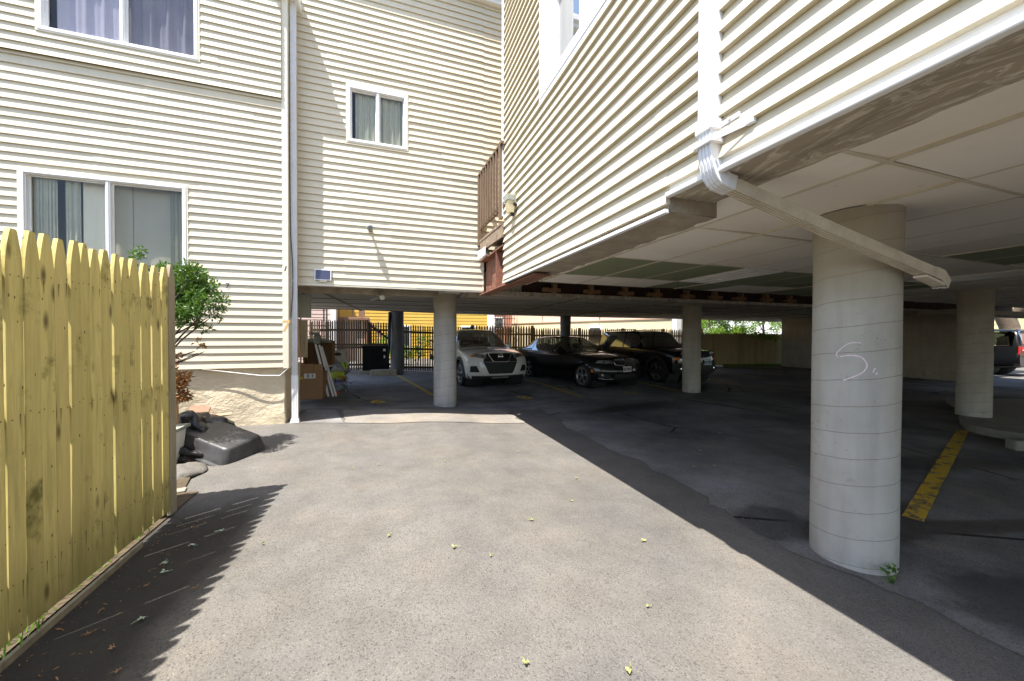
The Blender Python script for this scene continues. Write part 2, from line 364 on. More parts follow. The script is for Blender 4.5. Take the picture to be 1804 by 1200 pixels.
def box(bm, lo, hi, mi=0, bev=0, mat=None):
    vs = [bm.verts.new((x, y, z)) for x in (lo[0], hi[0]) for y in (lo[1], hi[1]) for z in (lo[2], hi[2])]
    fs = [bm.faces.new([vs[i] for i in q]) for q in ((0, 1, 3, 2), (4, 6, 7, 5), (0, 4, 5, 1), (2, 3, 7, 6), (0, 2, 6, 4), (1, 5, 7, 3))]
    for q in fs: q.material_index = mi
    if bev:
        es = list({e for q in fs for e in q.edges})
        r = bmesh.ops.bevel(bm, geom=es, offset=bev, segments=2, affect='EDGES', profile=.5)
        for q in r['faces']: q.material_index = mi
        vs = list({v for q in r['faces'] for v in q.verts} | {v for v in vs if v.is_valid})
    if mat is not None:
        for v in vs:
            if v.is_valid: v.co = mat @ v.co
    return vs
def frame_mat(o, x, z):  # local box: origin o, local X axis x, local Z axis z
    x = V(x).normalized(); z = V(z).normalized(); y = z.cross(x).normalized(); z = x.cross(y)
    return Matrix(((x.x, y.x, z.x, o[0]), (x.y, y.y, z.y, o[1]), (x.z, y.z, z.z, o[2]), (0, 0, 0, 1)))
def bar(bm, a, b, wdt, hgt, up=(0, 0, 1), mi=0, bev=0):  # rectangular bar from a to b
    a, b = V(a), V(b); L = (b-a).length
    m = frame_mat(a, b-a, up)
    box(bm, (0, -wdt/2, -hgt/2), (L, wdt/2, hgt/2), mi, bev, m)
def tube(bm, pts, r, seg=8, mi=0, caps=True):
    pts = [V(q) for q in pts]; rings = []
    rr = r if isinstance(r, (list, tuple)) else [r]*len(pts)
    for i, q in enumerate(pts):
        d = (pts[min(i+1, len(pts)-1)]-pts[max(i-1, 0)]).normalized()
        a = d.cross(V((0, 0, 1)));
        if a.length < 1e-3: a = V((1, 0, 0))
        a.normalize(); b = d.cross(a)
        rings.append([bm.verts.new(q+(a*math.cos(2*math.pi*k/seg)+b*math.sin(2*math.pi*k/seg))*rr[i]) for k in range(seg)])
    for i in range(len(rings)-1):
        for k in range(seg):
            fc = bm.faces.new((rings[i][k], rings[i][(k+1) % seg], rings[i+1][(k+1) % seg], rings[i+1][k])); fc.material_index = mi; fc.smooth = True
    if caps:
        for rg in (rings[0], rings[-1][::-1]):
            fc = bm.faces.new(rg); fc.material_index = mi
def lathe(bm, prof, seg=32, mi=0, mat=None, cap=False):
    rings = []
    for r, z in prof:
        rings.append([bm.verts.new((r*math.cos(2*math.pi*k/seg), r*math.sin(2*math.pi*k/seg), z)) for k in range(seg)])
    for i in range(len(rings)-1):
        for k in range(seg):
            fc = bm.faces.new((rings[i][k], rings[i][(k+1) % seg], rings[i+1][(k+1) % seg], rings[i+1][k])); fc.material_index = mi; fc.smooth = True
    if cap:
        for rg in (rings[0][::-1], rings[-1]): bm.faces.new(rg).material_index = mi
    if mat is not None:
        for rg in rings:
            for v in rg: v.co = mat @ v.co
    return rings
def grid_surf(bm, fn, nu, nv, mi=0, smooth=True, skip=None):
    vs = [[bm.verts.new(fn(i/nu, j/nv)) for j in range(nv+1)] for i in range(nu+1)]
    for i in range(nu):
        for j in range(nv):
            if skip and skip((i+.5)/nu, (j+.5)/nv): continue
            fc = bm.faces.new((vs[i][j], vs[i+1][j], vs[i+1][j+1], vs[i][j+1])); fc.smooth = smooth; fc.material_index = mi
    return vs
def text_mesh(body, size, ext=.002, bold=0):
    cu = bpy.data.curves.new('txt', 'FONT'); cu.body = body; cu.size = size; cu.extrude = ext; cu.align_x = 'CENTER'; cu.align_y = 'CENTER'; cu.offset = bold
    ob = bpy.data.objects.new('txt', cu); COL.objects.link(ob); bpy.context.view_layer.update()
    me = bpy.data.meshes.new_from_object(ob.evaluated_get(bpy.context.evaluated_depsgraph_get()))
    COL.objects.unlink(ob); bpy.data.objects.remove(ob); return me
def text_obj(name, body, size, mat, parent, m4, ext=.002, bold=0):
    me = text_mesh(body, size, ext, bold); me.transform(m4); me.materials.clear(); me.materials.append(mat); me.name = name
    o = bpy.data.objects.new(name, me); return link(o, parent)

# ------------------------------------------------------------------ ground
def axis(lo, hi, dense_lo, dense_hi, st):
    a = list(np.arange(dense_lo, dense_hi+1e-6, st)); x = dense_lo; s = st*2
    while x > lo: x -= s; s *= 1.5; a.insert(0, x)
    x = dense_hi; s = st*2
    while x < hi: x += s; s *= 1.5; a.append(x)
    return a
bm = bmesh.new(); xs = axis(-80, 140, -5, 6, .25); ys = axis(-80, 160, -3, 12, .3)
vs = [[bm.verts.new((x, y, gz(x, y))) for y in ys] for x in xs]
for i in range(len(xs)-1):
    for j in range(len(ys)-1):
        fc = bm.faces.new((vs[i][j], vs[i+1][j], vs[i+1][j+1], vs[i][j+1])); fc.smooth = True
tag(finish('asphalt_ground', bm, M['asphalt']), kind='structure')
def sheet(name, rows, mat, dz, nx=24, kind='structure'):
    """rows: list of (y, x0, x1)"""
    bm = bmesh.new(); g = [[bm.verts.new((x0+(x1-x0)*k/nx, y+0, gz(x0+(x1-x0)*k/nx, y)+dz)) for k in range(nx+1)] for y, x0, x1 in rows]
    for i in range(len(g)-1):
        for k in range(nx):
            fc = bm.faces.new((g[i][k], g[i][k+1], g[i+1][k+1], g[i+1][k])); fc.smooth = True
    o = finish(name, bm, mat); return tag(o, kind=kind)
rows = []
y = -8.0
while y < 7.04:
    seam = 2.78 + .06*math.sin(y*2.1)+.04*math.sin(y*5.3+1)+.03*random.uniform(-1, 1)+max(0, (y-3.2))*.06+(.10 if 2.6 < y < 3.4 else 0)
    rows.append((y, seam, 24)); y += .12
sheet('garage_floor', rows, M['garage'], .004, 60)
rows = [(7.04+.25*k, -3.4 if k else -1.3, 24) for k in range(0, 32)]
sheet('garage_floor', rows, M['garage'], .004, 70)
rows = []
for k in range(13):
    y0 = 5.98+(7.06-5.98)*k/12
    rows.append((y0, -.53-.015*math.sin(k*1.7)-(.012*k), 2.28+.05*math.sin(k*1.3)))
bm = None
sheet('pale_apron', rows, M['patch'], .008, 30)
rows = [(5.97+k*.1, -1.22, -.56-.02*k) for k in range(12)]
sheet('asphalt_patch', rows, M['garage'], .004, 6)
def stripe(name, a, b, wd, mat, jag=.0):
    bm = bmesh.new(); a, b = V(a), V(b); d = (b-a); n = max(4, int(d.length/.15)); pr = V((-d.y, d.x)).normalized()
    L = []
    for i in range(n+1):
        c = a+d*i/n; e1 = c+pr*(wd/2+random.uniform(-jag, jag)); e2 = c-pr*(wd/2+random.uniform(-jag, jag))
        L.append((bm.verts.new((e1.x, e1.y, gz(e1.x, e1.y)+.009)), bm.verts.new((e2.x, e2.y, gz(e2.x, e2.y)+.009))))
    for i in range(n): bm.faces.new((L[i][0], L[i][1], L[i+1][1], L[i+1][0]))
    return tag(finish(name, bm, mat), kind='structure')
for a, b, wd, m in (((.42, 13.2), (1.08, 8.75), .10, 'paintyel'), ((4.32, 12.0), (4.62, 8.2), .10, 'paintyel'), ((7.6, 12), (7.62, 8.1), .10, 'paintyel'),
                    ((10.4, 12), (10.3, 8.6), .10, 'paintyel'), ((12.75, 12.0), (12.5, 9.6), .1, 'paintyel'), ((15.1, 12.2), (15.2, 8.8), .1, 'paintyel'), ((8.75, 3.30), (4.1, 1.82), .125, 'paintyel2')):
    stripe('parking_line', a, b, wd, M[m], .003)
for ch, x, y, sz, rz in (('6', -.12, 8.0, .62, .12), ('8', 3.22, 8.42, .62, .35), ('9', 6.15, 8.25, .62, .35)):
    m4 = Matrix.Translation((x, y, gz(x, y)+.010)) @ Matrix.Rotation(rz, 4, 'Z')
    o = text_obj('parking_number', ch, sz, M['paintyel'], None, m4, .0, .012); tag(o, kind='structure')
# raised kerb island on the right and concrete stop
bm = bmesh.new()
out = [(10.6, 3.9), (9.9, 3.72), (9.47, 3.62), (9.2, 3.48), (9.0, 3.38), (8.83, 3.29), (8.70, 3.15), (8.63, 2.99), (8.62, 2.83), (8.65, 2.64), (8.8, 2.3), (9.5, 1.2), (14, .5), (16.5, 3), (12, 4.8)]
out = [(x, y) for x, y in out]
top = [bm.verts.new((x, y, -.03+random.uniform(-.005, .005))) for x, y in out]; bot = [bm.verts.new((x-.01, y-.01, -.16)) for x, y in out]
bm.faces.new(top)
for i in range(len(out)):
    j = (i+1) % len(out); bm.faces.new((bot[i], bot[j], top[j], top[i]))
tag(finish('kerb_island', bm, M['kerb']), kind='structure')
bm = bmesh.new()
bar(bm, (7.9, 2.55, -.08), (9.1, 1.68, -.08), .16, .14, bev=.02)
tag(finish('parking_stop', bm, M['kerb']), 'low concrete parking stop on the dark floor beside the yellow line at right', 'parking stop')

# ------------------------------------------------------------------ the apartment building
B = empty('apartment_building', (0, 0, 0), label='cream clapboard apartment building raised over the open parking garage', cat='building')
E_ = .1016
def siding(bm, P0, U, N, L, z0, z1, openings=(), seed=1, drip=.0185):
    rnd = random.Random(seed); P0, U, N = V(P0), V(U).normalized(), V(N)
    def pt(u, off, z): q = P0+U*u+N*off; return (q.x, q.y, z)
    n = int(math.ceil((z1-z0)/E_)); joints = []; jit = {}
    for i in range(n):
        a = z0+i*E_; b = min(a+E_, z1)
        if i % 2 == 0:
            joints = []; u = rnd.uniform(.4, 3.4)
            while u < L: joints.append(u); u += rnd.uniform(2.6, 3.7)
        cuts = sorted({0, L, *joints, *[q for o in openings for q in (o[0], o[1]) if 0 < q < L]})
        zc = sorted({a, b, *[q for o in openings for q in (o[2], o[3]) if a < q < b]})
        for c0, c1 in zip(cuts, cuts[1:]):
            if c1-c0 < 1e-4: continue
            seg = sum(1 for j in joints if j <= c0+1e-6)
            ex = (.0030 if seg % 2 else 0)+jit.setdefault((i//2, seg), rnd.uniform(0, .0025))
            um = (c0+c1)/2
            for s0, s1 in zip(zc, zc[1:]):
                zm = (s0+s1)/2
                if any(o[0] < um < o[1] and o[2] < zm < o[3] for o in openings): continue
                o0 = drip*(1-(s0-a)/E_)+.001+ex; o1 = drip*(1-(s1-a)/E_)+.001+ex
                quad(bm, pt(c0, o0, s0), pt(c1, o0, s0), pt(c1, o1, s1), pt(c0, o1, s1))
                if s0 == a: quad(bm, pt(c0, o0, s0), pt(c0, -.004, s0), pt(c1, -.004, s0), pt(c1, o0, s0))
                for uu in (c0, c1): quad(bm, pt(uu, o0, s0), pt(uu, o1, s1), pt(uu, -.004, s1), pt(uu, -.004, s0))

def window(name, P0, U, N, u0, u1, za, zb, recess, mats, curtains, label=None, fw=.038, outer=.020, split=.5, white_outer=False):
    """frame is the thing's part; mullion, panes, curtains are its sub-parts"""
    P0, U, N = V(P0), V(U).normalized(), V(N).normalized()
    m = Matrix(((U.x, N.x, 0, P0.x), (U.y, N.y, 0, P0.y), (0, 0, 1, 0), (0, 0, 0, 1)))  # local (u, n, z)
    def bx(bm, u_0, u_1, n0, n1, z0, z1, mi=0, bev=.003): box(bm, (u_0, n0, z0), (u_1, n1, z1), mi, bev, m)
    bm = bmesh.new()
    o = outer   # trim channel round the opening
    for a in ((u0-o, u0, za-o, zb+o), (u1, u1+o, za-o, zb+o), (u0, u1, za-o, za), (u0, u1, zb, zb+o)):
        bx(bm, a[0], a[1], -.02, .024, a[2], a[3], 1 if not white_outer else 0)
    # jamb returns and white frame
    for a in ((u0, u0+fw, za, zb), (u1-fw, u1, za, zb), (u0+fw, u1-fw, za, za+fw), (u0+fw, u1-fw, zb-fw, zb)):
        bx(bm, a[0], a[1], -recess-.03, .030, a[2], a[3], 0)
    i0, i1, j0, j1 = u0+fw, u1-fw, za+fw, zb-fw
    s = .010   # inner step
    for a in ((i0, i0+s, j0, j1), (i1-s, i1, j0, j1), (i0+s, i1-s, j0, j0+s), (i0+s, i1-s, j1-s, j1)):
        bx(bm, a[0], a[1], -recess-.03, .012, a[2], a[3], 0)
    fo = finish(name, bm, [M['white'], M['trim']], B, False); tag(fo, label)
    um = i0+(i1-i0)*split
    bm = bmesh.new(); bx(bm, um-.024, um+.024, -recess-.02, .016, j0+s+.001, j1-s-.001, 0); bx(bm, um-.010, um+.010, .0165, .024, j0+s+.001, j1-s-.001, 0, .002)
    finish('mullion', bm, M['white'], fo)
    for k, (a, b) in enumerate(((i0+s, um-.024), (um+.024, i1-s))):
        nn = -recess+.005*k
        bm = bmesh.new(); c = [m @ V(q) for q in ((a-.004, nn, j0+s-.004), (b+.004, nn, j0+s-.004), (b+.004, nn, j1-s+.004), (a-.004, nn, j1-s+.004))]
        quad(bm, *c); finish('pane', bm, mats[k], fo)
        # sash rail
        bm = bmesh.new()
        for q in ((a, a+.012, j0+s, j1-s), (b-.012, b, j0+s, j1-s), (a+.012, b-.012, j0+s, j0+s+.014), (a+.012, b-.012, j1-s-.014, j1-s)):
            bx(bm, q[0], q[1], nn-.012, nn+.008, q[2], q[3], 0, 0)
        finish('sash', bm, M['white'] if k == 0 else M['white'], fo)
    # room behind
    bm = bmesh.new(); D = recess+1.3
    c = lambda u, n, z: m @ V((u, n, z))
    a, b = u0-.25, u1+.25; z0, z1 = za-.2, zb+.2
    quad(bm, c(a, -D, z0), c(b, -D, z0), c(b, -D, z1), c(a, -D, z1))
    for uu in (a, b): quad(bm, c(uu, -D, z0), c(uu, -.05, z0), c(uu, -.05, z1), c(uu, -D, z1))
    for zz in (z0, z1): quad(bm, c(a, -D, zz), c(b, -D, zz), c(b, -.05, zz), c(a, -.05, zz))
    finish('room', bm, M['room'], fo)
    for ci, (ua, ub, depth, mat, folds, amp) in enumerate(curtains):
        bm = bmesh.new(); ph = random.uniform(0, 6)
        def cf(s_, t_):
            u = u0+(u1-u0)*(ua+(ub-ua)*s_); z = za-.1+(zb-za+.2)*t_
            n = -recess-depth+amp*(math.sin(folds*s_*6.283+ph+.5*math.sin(s_*9))*(.55+.45*(1-t_))+.4*math.sin(folds*2.3*s_*6.283+ph*2))
            return m @ V((u, n, z))
        grid_surf(bm, cf, 90, 10); finish('curtain', bm, mat, fo)
    return fo

YL, YM, XR = 5.966, 6.22, 1.571
# left block, two planes with a small overhang at 4.61
bm = bmesh.new()
WL1 = (5.0-3.975, 5.0-2.40+.0, 2.05, 3.27)     # lower window in u (P0 x=-5)
siding(bm, (-5.6, YL, 0), (1, 0, 0), (0, -1, 0), 5.6-1.325, .905, 4.60, [(5.6-3.99, 5.6-2.385, 1.98, 3.285)], 3)
finish('siding_wall', bm, M['siding'], B)['label'] = 'lower siding of the left block above the stucco base'
bm = bmesh.new()
siding(bm, (-5.6, YL-.03, 0), (1, 0, 0), (0, -1, 0), 5.6-1.325, 4.60, 6.35, [(5.6-3.80, 5.6-2.235, 4.865, 6.1)], 4)
quad(bm, (-5.6, YL-.045, 4.60), (-5.6, YL+.02, 4.60), (-1.325, YL+.02, 4.60), (-1.325, YL-.045, 4.60))
finish('siding_wall', bm, M['siding'], B)['label'] = 'upper siding of the left block overhanging the lower'
window('window', (0, YL, 0), (1, 0, 0), (0, -1, 0), -3.97, -2.405, 2.0, 3.265, .045, [M['glass'], M['screen']],
       [(.03, .17, .05, M['curtaing'], 6, .012), (.20, .29, .07, M['curtaing'], 2, .015), (.30, .60, .10, M['curtainw'], 1.5, .02), (.60, .90, .12, M['curtainw'], 1, .01), (.86, 1.0, .06, M['curtaing'], 4, .012)],
       'wide sliding window of the left block behind the fence')
window('window', (0, YL-.03, 0), (1, 0, 0), (0, -1, 0), -3.78, -2.255, 4.885, 6.07, .045, [M['glass'], M['screen']],
       [(.07, .52, .055, M['curtainv'], 3.5, .022), (.5, 1.02, .075, M['curtainv'], 4, .028)],
       'upper left sliding window with lavender curtains')
# corner trim and return wall
bm = bmesh.new(); box(bm, (-1.327, YL-.022, .885), (-1.251, YL+.05, 6.35), 0, .006); box(bm, (-1.31, YL+.05, .885), (-1.25, YM, 6.35), 0, 0)
finish('corner_trim', bm, M['trim'], B)
bm = bmesh.new(); siding(bm, (-1.245, YL+.06, 0), (0, 1, 0), (1, 0, 0), YM-YL-.05, .905, 6.35, (), 9)
finish('siding_wall', bm, M['siding'], B)['label'] = 'narrow return of the left block beside the downspout'
# stucco foundation
bm = bmesh.new()
def stf(s, t_):
    x = -5.6+(5.6-1.318)*s; z = -.2+1.11*t_
    return (x, YL+.045-.012*math.sin(x*3.1+z*4)-.008*math.sin(x*7.7-z*5), z)
grid_surf(bm, stf, 60, 14)
grid_surf(bm, lambda s, t_: (-1.318+.008*math.sin(t_*9), YL+.045-.01+(6.98-YL)*s, -.2+1.11*t_), 20, 10)
box(bm, (-5.6, YL+.08, -.2), (-1.34, 6.97, .9)); box(bm, (-1.50, YL+.10, .9), (-1.345, 6.98, 2.12)); finish('stucco_foundation', bm, M['stucco'], B)
# plane behind siding of left block + roof + gutter return at its corner
bm = bmesh.new(); box(bm, (-8, 7.45, 2.2), (-1.40, 9.0, 6.34), 0); box(bm, (-5.62, YL+.02, 2.0), (-5.58, 7.5, 6.34))
box(bm, (-5.62, YL-.075, 6.35), (-1.20, 9.0, 6.45), 0); finish('roof', bm, M['roofing'], B)['label'] = 'roof edge of the left block'
bm = bmesh.new(); box(bm, (-1.245, 5.82, 6.03), (-1.12, 7.0, 6.16), 0, .01); box(bm, (-1.43, 5.82, 6.03), (-1.2455, 5.94, 6.30), 0, .004); finish('gutter', bm, M['white'], B)
# middle wall
bm = bmesh.new()
siding(bm, (-1.25, YM, 0), (1, 0, 0), (0, -1, 0), 1.607+1.25, 2.115, 6.95, [(-.505+1.25, .345+1.25, 4.30, 5.13)], 11)
siding(bm, (1.607, YM, 0), (1, 0, 0), (0, -1, 0), 1.2, 2.72, 6.95, (), 12)
finish('siding_wall', bm, M['siding'], B)['label'] = 'middle siding wall with the small window'
bm = bmesh.new(); box(bm, (-1.25, YM-.018, 2.085), (1.60, YM+.02, 2.115), 0, .004); box(bm, (1.590, YM-.016, 2.10), (1.618, YM+.03, 2.66), 0, .003); finish('sill_trim', bm, M['trim'], B)
window('window', (0, YM, 0), (1, 0, 0), (0, -1, 0), -.512, .352, 4.295, 5.137, .04, [M['glass'], M['glass']],
       [(.12, .5, .05, M['curtaing'], 3, .015), (.54, 1.0, .06, M['curtaing'], 3.5, .018)], 'small sliding window of the middle wall', fw=.038, outer=.022)
bm = bmesh.new(); box(bm, (-1.2, YM-.10, 6.95), (2.8, YM+.2, 7.03), 0, .008); box(bm, (-1.2, YM-.16, 7.03), (2.8, YM-.02, 7.13), 0, .01); finish('gutter', bm, M['white'], B)
# right wing wall
bm = bmesh.new()
WO = (3.655, 1.95, 3.80, 5.35)
siding(bm, (XR, 4.90, 0), (0, -1, 0), (-1, 0, 0), 4.90-1.77, 2.115, 7.2, [(4.90-3.645, 4.90-1.95, 3.80, 5.32)], 21, .027)
siding(bm, (XR, 1.77, 0), (0, -1, 0), (-1, 0, 0), 1.77+9, 2.115+E_, 7.2, [(1.77-1.95-.001, -.01, 3.8, 3.81)], 22, .031)
finish('siding_wall', bm, M['siding'], B)['label'] = 'long siding wall of the right wing'
bm = bmesh.new(); box(bm, (XR-.030, 1.772, 2.064), (XR+.002, 4.90, 2.088), 0, .004); box(bm, (XR-.034, -9, 2.150), (XR+.002, 1.772, 2.177), 0, .006); box(bm, (XR-.001, -9, 2.177), (XR+.012, 4.9, 2.24))
box(bm, (XR-.034, 4.895, 2.98), (XR+.03, 4.955, 7.2), 0, .005); finish('sill_trim', bm, M['white'], B)
window('window', (XR, 0, 0), (0, -1, 0), (-1, 0, 0), -3.635, -1.96, 3.81, 5.31, .14, [M['glassr'], M['glassr']],
       [(.0, 1.0, .06, M['curtainw'], 9, .008)], 'window of the right wing seen at a steep angle', fw=.10, outer=.03, white_outer=True)
# wing end wall, recess behind the balcony, roofs
bm = bmesh.new(); siding(bm, (XR+.02, 4.905, 0), (1, 0, 0), (0, 1, 0), 1.3, 2.72, 7.2, (), 31); siding(bm, (2.75, 4.9, 0), (0, 1, 0), (-1, 0, 0), 1.4, 2.72, 6.95, (), 32)
finish('siding_wall', bm, M['siding'], B)['label'] = 'siding behind the balcony'
bm = bmesh.new(); box(bm, (XR+.03, -9, 7.2), (24.5, 4.9, 7.3), 0); box(bm, (-4.2, YM+.03, 7.135), (24.5, 15.4, 7.25), 0)  # roof edges extended unseen beyond the building to shade rear ground and minivan
box(bm, (XR+.045, -9, 2.65), (20.5, 4.89, 2.75), 0); box(bm, (2.76, 4.9, 2.66), (20.5, 12.6, 2.76), 0); box(bm, (-1.3, YM+.06, 2.66), (2.75, 12.6, 2.76), 0)
finish('roof', bm, M['roofing'], B)['label'] = 'roofs of the wings, stretched unseen to cast shade, and hidden floor slabs'
# concrete edge beams of the right wing
bm = bmesh.new()
def soffit(x0, x1, y0, y1, z, jag, seed):
    r = random.Random(seed); n = int((y1-y0)/.07); L = []
    for i in range(n+1):
        y = y0+(y1-y0)*i/n; j = r.uniform(-jag, jag)
        L.append((bm.verts.new((x0, y, z)), bm.verts.new((x1+j, y, z+r.uniform(-.004, .004))), bm.verts.new((x1+j, y, z+.12))))
    for i in range(n):
        bm.faces.new((L[i][0], L[i][1], L[i+1][1], L[i+1][0])); bm.faces.new((L[i][1], L[i][2], L[i+1][2], L[i+1][1]))
soffit(XR+.005, 1.93, 1.77, 5.02, 2.075, .022, 4)
quad(bm, (XR+.005, 1.77, 2.075), (1.93, 1.77, 2.075), (1.93, 1.77, 2.30), (XR+.005, 1.77, 2.30))
quad(bm, (XR+.002, 1.771, 2.0745), (XR+.002, 5.02, 2.0745), (XR+.002, 5.02, 2.13), (XR+.002, 1.771, 2.13))
finish('concrete_beam', bm, M['rawconc'], B)['label'] = 'rough lower stretch of the edge beam'
bm = bmesh.new(); soffit(XR+.005, 1.90, -9, 1.768, 2.158, .003, 5); quad(bm, (XR+.002, -9, 2.1575), (XR+.002, 1.768, 2.1575), (XR+.002, 1.768, 2.23), (XR+.002, -9, 2.23)); finish('concrete_beam', bm, M['beam'], B)['label'] = 'board-marked upper stretch of the edge beam'
# garage ceiling panels of the right wing
bm = bmesh.new(); bs = bmesh.new()
rc = random.Random(5); XS = [1.88]+[2.235+.633*k for k in range(30)]; YS = [-9.0+1.124*k-.002 for k in range(0, 14)]
YS = [1.10+1.124*k for k in range(-9, 4)]+[5.27]
holes = set()
for i in range(len(XS)-1):
    for j in range(len(YS)-1):
        gp = lambda: rc.choice((.009, .010, .011, .012, .016)); x0, x1, y0, y1 = XS[i]+gp(), XS[i+1]-gp(), YS[j]+gp(), YS[j+1]-gp()
        fx = (YS[j] > 3.2 and YS[j] < 4.4 and i in (4,)) or (2.0 < YS[j] < 2.4 and i in (9,)) or (-2 < YS[j] < -1 and i in (5,))
        if fx: holes.add((i, j)); continue
        green = (3.2 < YS[j] < 4.4 and 0 < i < 11) or (1.0 < YS[j] < 1.2 and i in (6, 7)) or (4.4 < YS[j] and i in (4, 5, 8, 9, 10))
        z = [2.170+rc.choice((0, 0, 0, .004, .010, -.003))+rc.uniform(-.002, .002) for _ in range(4)]
        fc = quad(bm, (x0, y0, z[0]), (x0, y1, z[1]), (x1, y1, z[2]), (x1, y0, z[3]), mi=1 if green else 0)
finish('ceiling_panels', bm, [M['ceil'], M['ceilg']], B)
for x in XS[1:]: box(bs, (x-.0115+rc.uniform(-.004, .004), -9, 2.1665), (x+.0115, 5.27, 2.2))
for y in YS[1:]: box(bs, (1.885, y-.011, 2.1675), (20.8, y+.011, 2.199))
finish('ceiling_grid', bs, M['tbar'], B)
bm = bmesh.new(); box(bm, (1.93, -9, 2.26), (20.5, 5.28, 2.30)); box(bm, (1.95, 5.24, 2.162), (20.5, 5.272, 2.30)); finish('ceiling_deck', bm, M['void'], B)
# void and wood blocks at the far edge of that ceiling
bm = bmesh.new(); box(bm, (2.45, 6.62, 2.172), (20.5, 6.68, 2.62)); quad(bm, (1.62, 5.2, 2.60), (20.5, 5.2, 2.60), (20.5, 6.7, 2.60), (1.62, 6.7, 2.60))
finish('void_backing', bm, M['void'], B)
bm = bmesh.new(); box(bm, (1.63, 6.60, 2.172), (2.45, 6.66, 2.50)); box(bm, (1.6, 6.56, 2.10), (20.5, 6.70, 2.168)); finish('concrete_beam', bm, M['beam'], B)['label'] = 'rear ledge of the ceiling gap'
for k in range(9):
    bm = bmesh.new(); x = 3.10+.80*k
    box(bm, (x-.045, 6.50, 2.172), (x+.045, 6.61, 2.52), 0, .004); sg_ = 1 if k % 3 else -1; box(bm, (x-.14-.10*(sg_ < 0), 6.505, 2.195), (x-.048, 6.61, 2.265), 0, .003); box(bm, (x+.048, 6.505, 2.195), (x+.12+.08*(sg_ > 0), 6.61, 2.265), 0, .003)
    finish('wood_block', bm, M['woodblock'], B)
# ceiling under the middle block, near strip and beam
back = [(-3.4, 12.4), (-1.9, 12.65), (2.5, 14.0), (7.2, 14.3), (13.5, 14.25), (17, 14.6), (21.5, 15.4)]
bm = bmesh.new()
for (xa, ya), (xb, yb) in zip(back, back[1:]):
    n = 24
    for k in range(n):
        t0, t1 = k/n, (k+1)/n; yn = 6.70
        P = lambda x, yb_, tt: (x, yn+(yb_-yn)*tt, 2.172+.004*rc.random())
        if 1: quad(bm, P(xa, ya, t0), P(xa, ya, t1-.004), P(xb, yb, t1-.004), P(xb, yb, t0))
finish('rear_ceiling', bm, M['underslab'], B)
bm = bmesh.new()
for (xa, ya), (xb, yb) in zip(back, back[1:]):
    quad(bm, (xa, ya, 2.16), (xb, yb, 2.16), (xb, yb, 2.65), (xa, ya, 2.65)); quad(bm, (xa, 6.7, 2.21), (xb, 6.7, 2.21), (xb, yb, 2.21), (xa, ya, 2.21))
for k in range(9): bar(bm, (-1.2+2.6*k, 6.75, 2.165), (-1.2+2.6*k+.5, 13.4, 2.165), .06, .012)
for k in range(5): bar(bm, (-3, 8.0+k*1.2, 2.165), (20, 8.6+1.35*k, 2.165), .03, .012)
finish('rear_beam', bm, M['rawconc'], B)
bm = bmesh.new()
for k in range(5):
    x = -1.3+.585*k
    quad(bm, (x, YM+.02, 2.128), (x+.575, YM+.02, 2.128), (x+.575, 6.68, 2.128), (x, 6.68, 2.128), mi=1 if k in (2, 3) else 0)
finish('ceiling_panels', bm, [M['ceil'], M['ceilg']], B)
bm = bmesh.new(); box(bm, (-1.34, 6.68, 2.03), (.92, 6.80, 2.2)); box(bm, (1.42, 6.55, 2.06), (1.62, 6.85, 2.2)); finish('concrete_beam', bm, M['rawconc'], B)['label'] = 'beam under the middle wall'
# rear garage wall on the right
bm = bmesh.new(); box(bm, (18.2, 6.7, -.3), (18.55, 12.9, 2.3), 0, .01); box(bm, (14.5, 5.6, 1.98), (20.5, 6.4, 2.10)); finish('garage_wall', bm, M['column2'], B)
# rusty steel channel below the balcony
bm = bmesh.new()
box(bm, (1.655, 4.93, 2.05), (1.672, 6.20, 2.60)); box(bm, (1.545, 4.80, 2.035), (1.72, 6.205, 2.052)); box(bm, (1.56, 4.93, 2.598), (1.72, 6.20, 2.616))
box(bm, (1.565, 5.30, 2.053), (1.654, 5.315, 2.597)); box(bm, (1.60, 5.02, 2.053), (1.654, 5.035, 2.40))
box(bm, (1.60, 3.9, 2.04), (1.80, 4.80, 2.056))
finish('steel_channel', bm, M['rust'], B)
bm = bmesh.new(); tube(bm, [(-2.25, YL-.02, .90), (-1.95, YL-.03, .855), (-1.6, YL-.035, .80), (-1.36, YL-.03, .79), (-1.27, YL-.02, .88)], .006, 6); finish('loose_cable', bm, M['white'], B)
text_obj('wall_mark', '7', .10, M['ink'], B, Matrix.Translation((-1.963, YL-.024, 2.0)) @ Matrix.Rotation(math.pi/2, 4, 'X'), .001)
text_obj('wall_mark', '7', .22, M['orangeink'], B, Matrix.Translation((-1.285, YL-.0235, 1.47)) @ Matrix.Rotation(math.pi/2, 4, 'X'), .0005)
text_obj('wall_mark', '/', .09, M['ink'], B, Matrix.Translation((-1.287, YL-.0235, 2.27)) @ Matrix.Rotation(math.pi/2, 4, 'X'), .0005, .003)

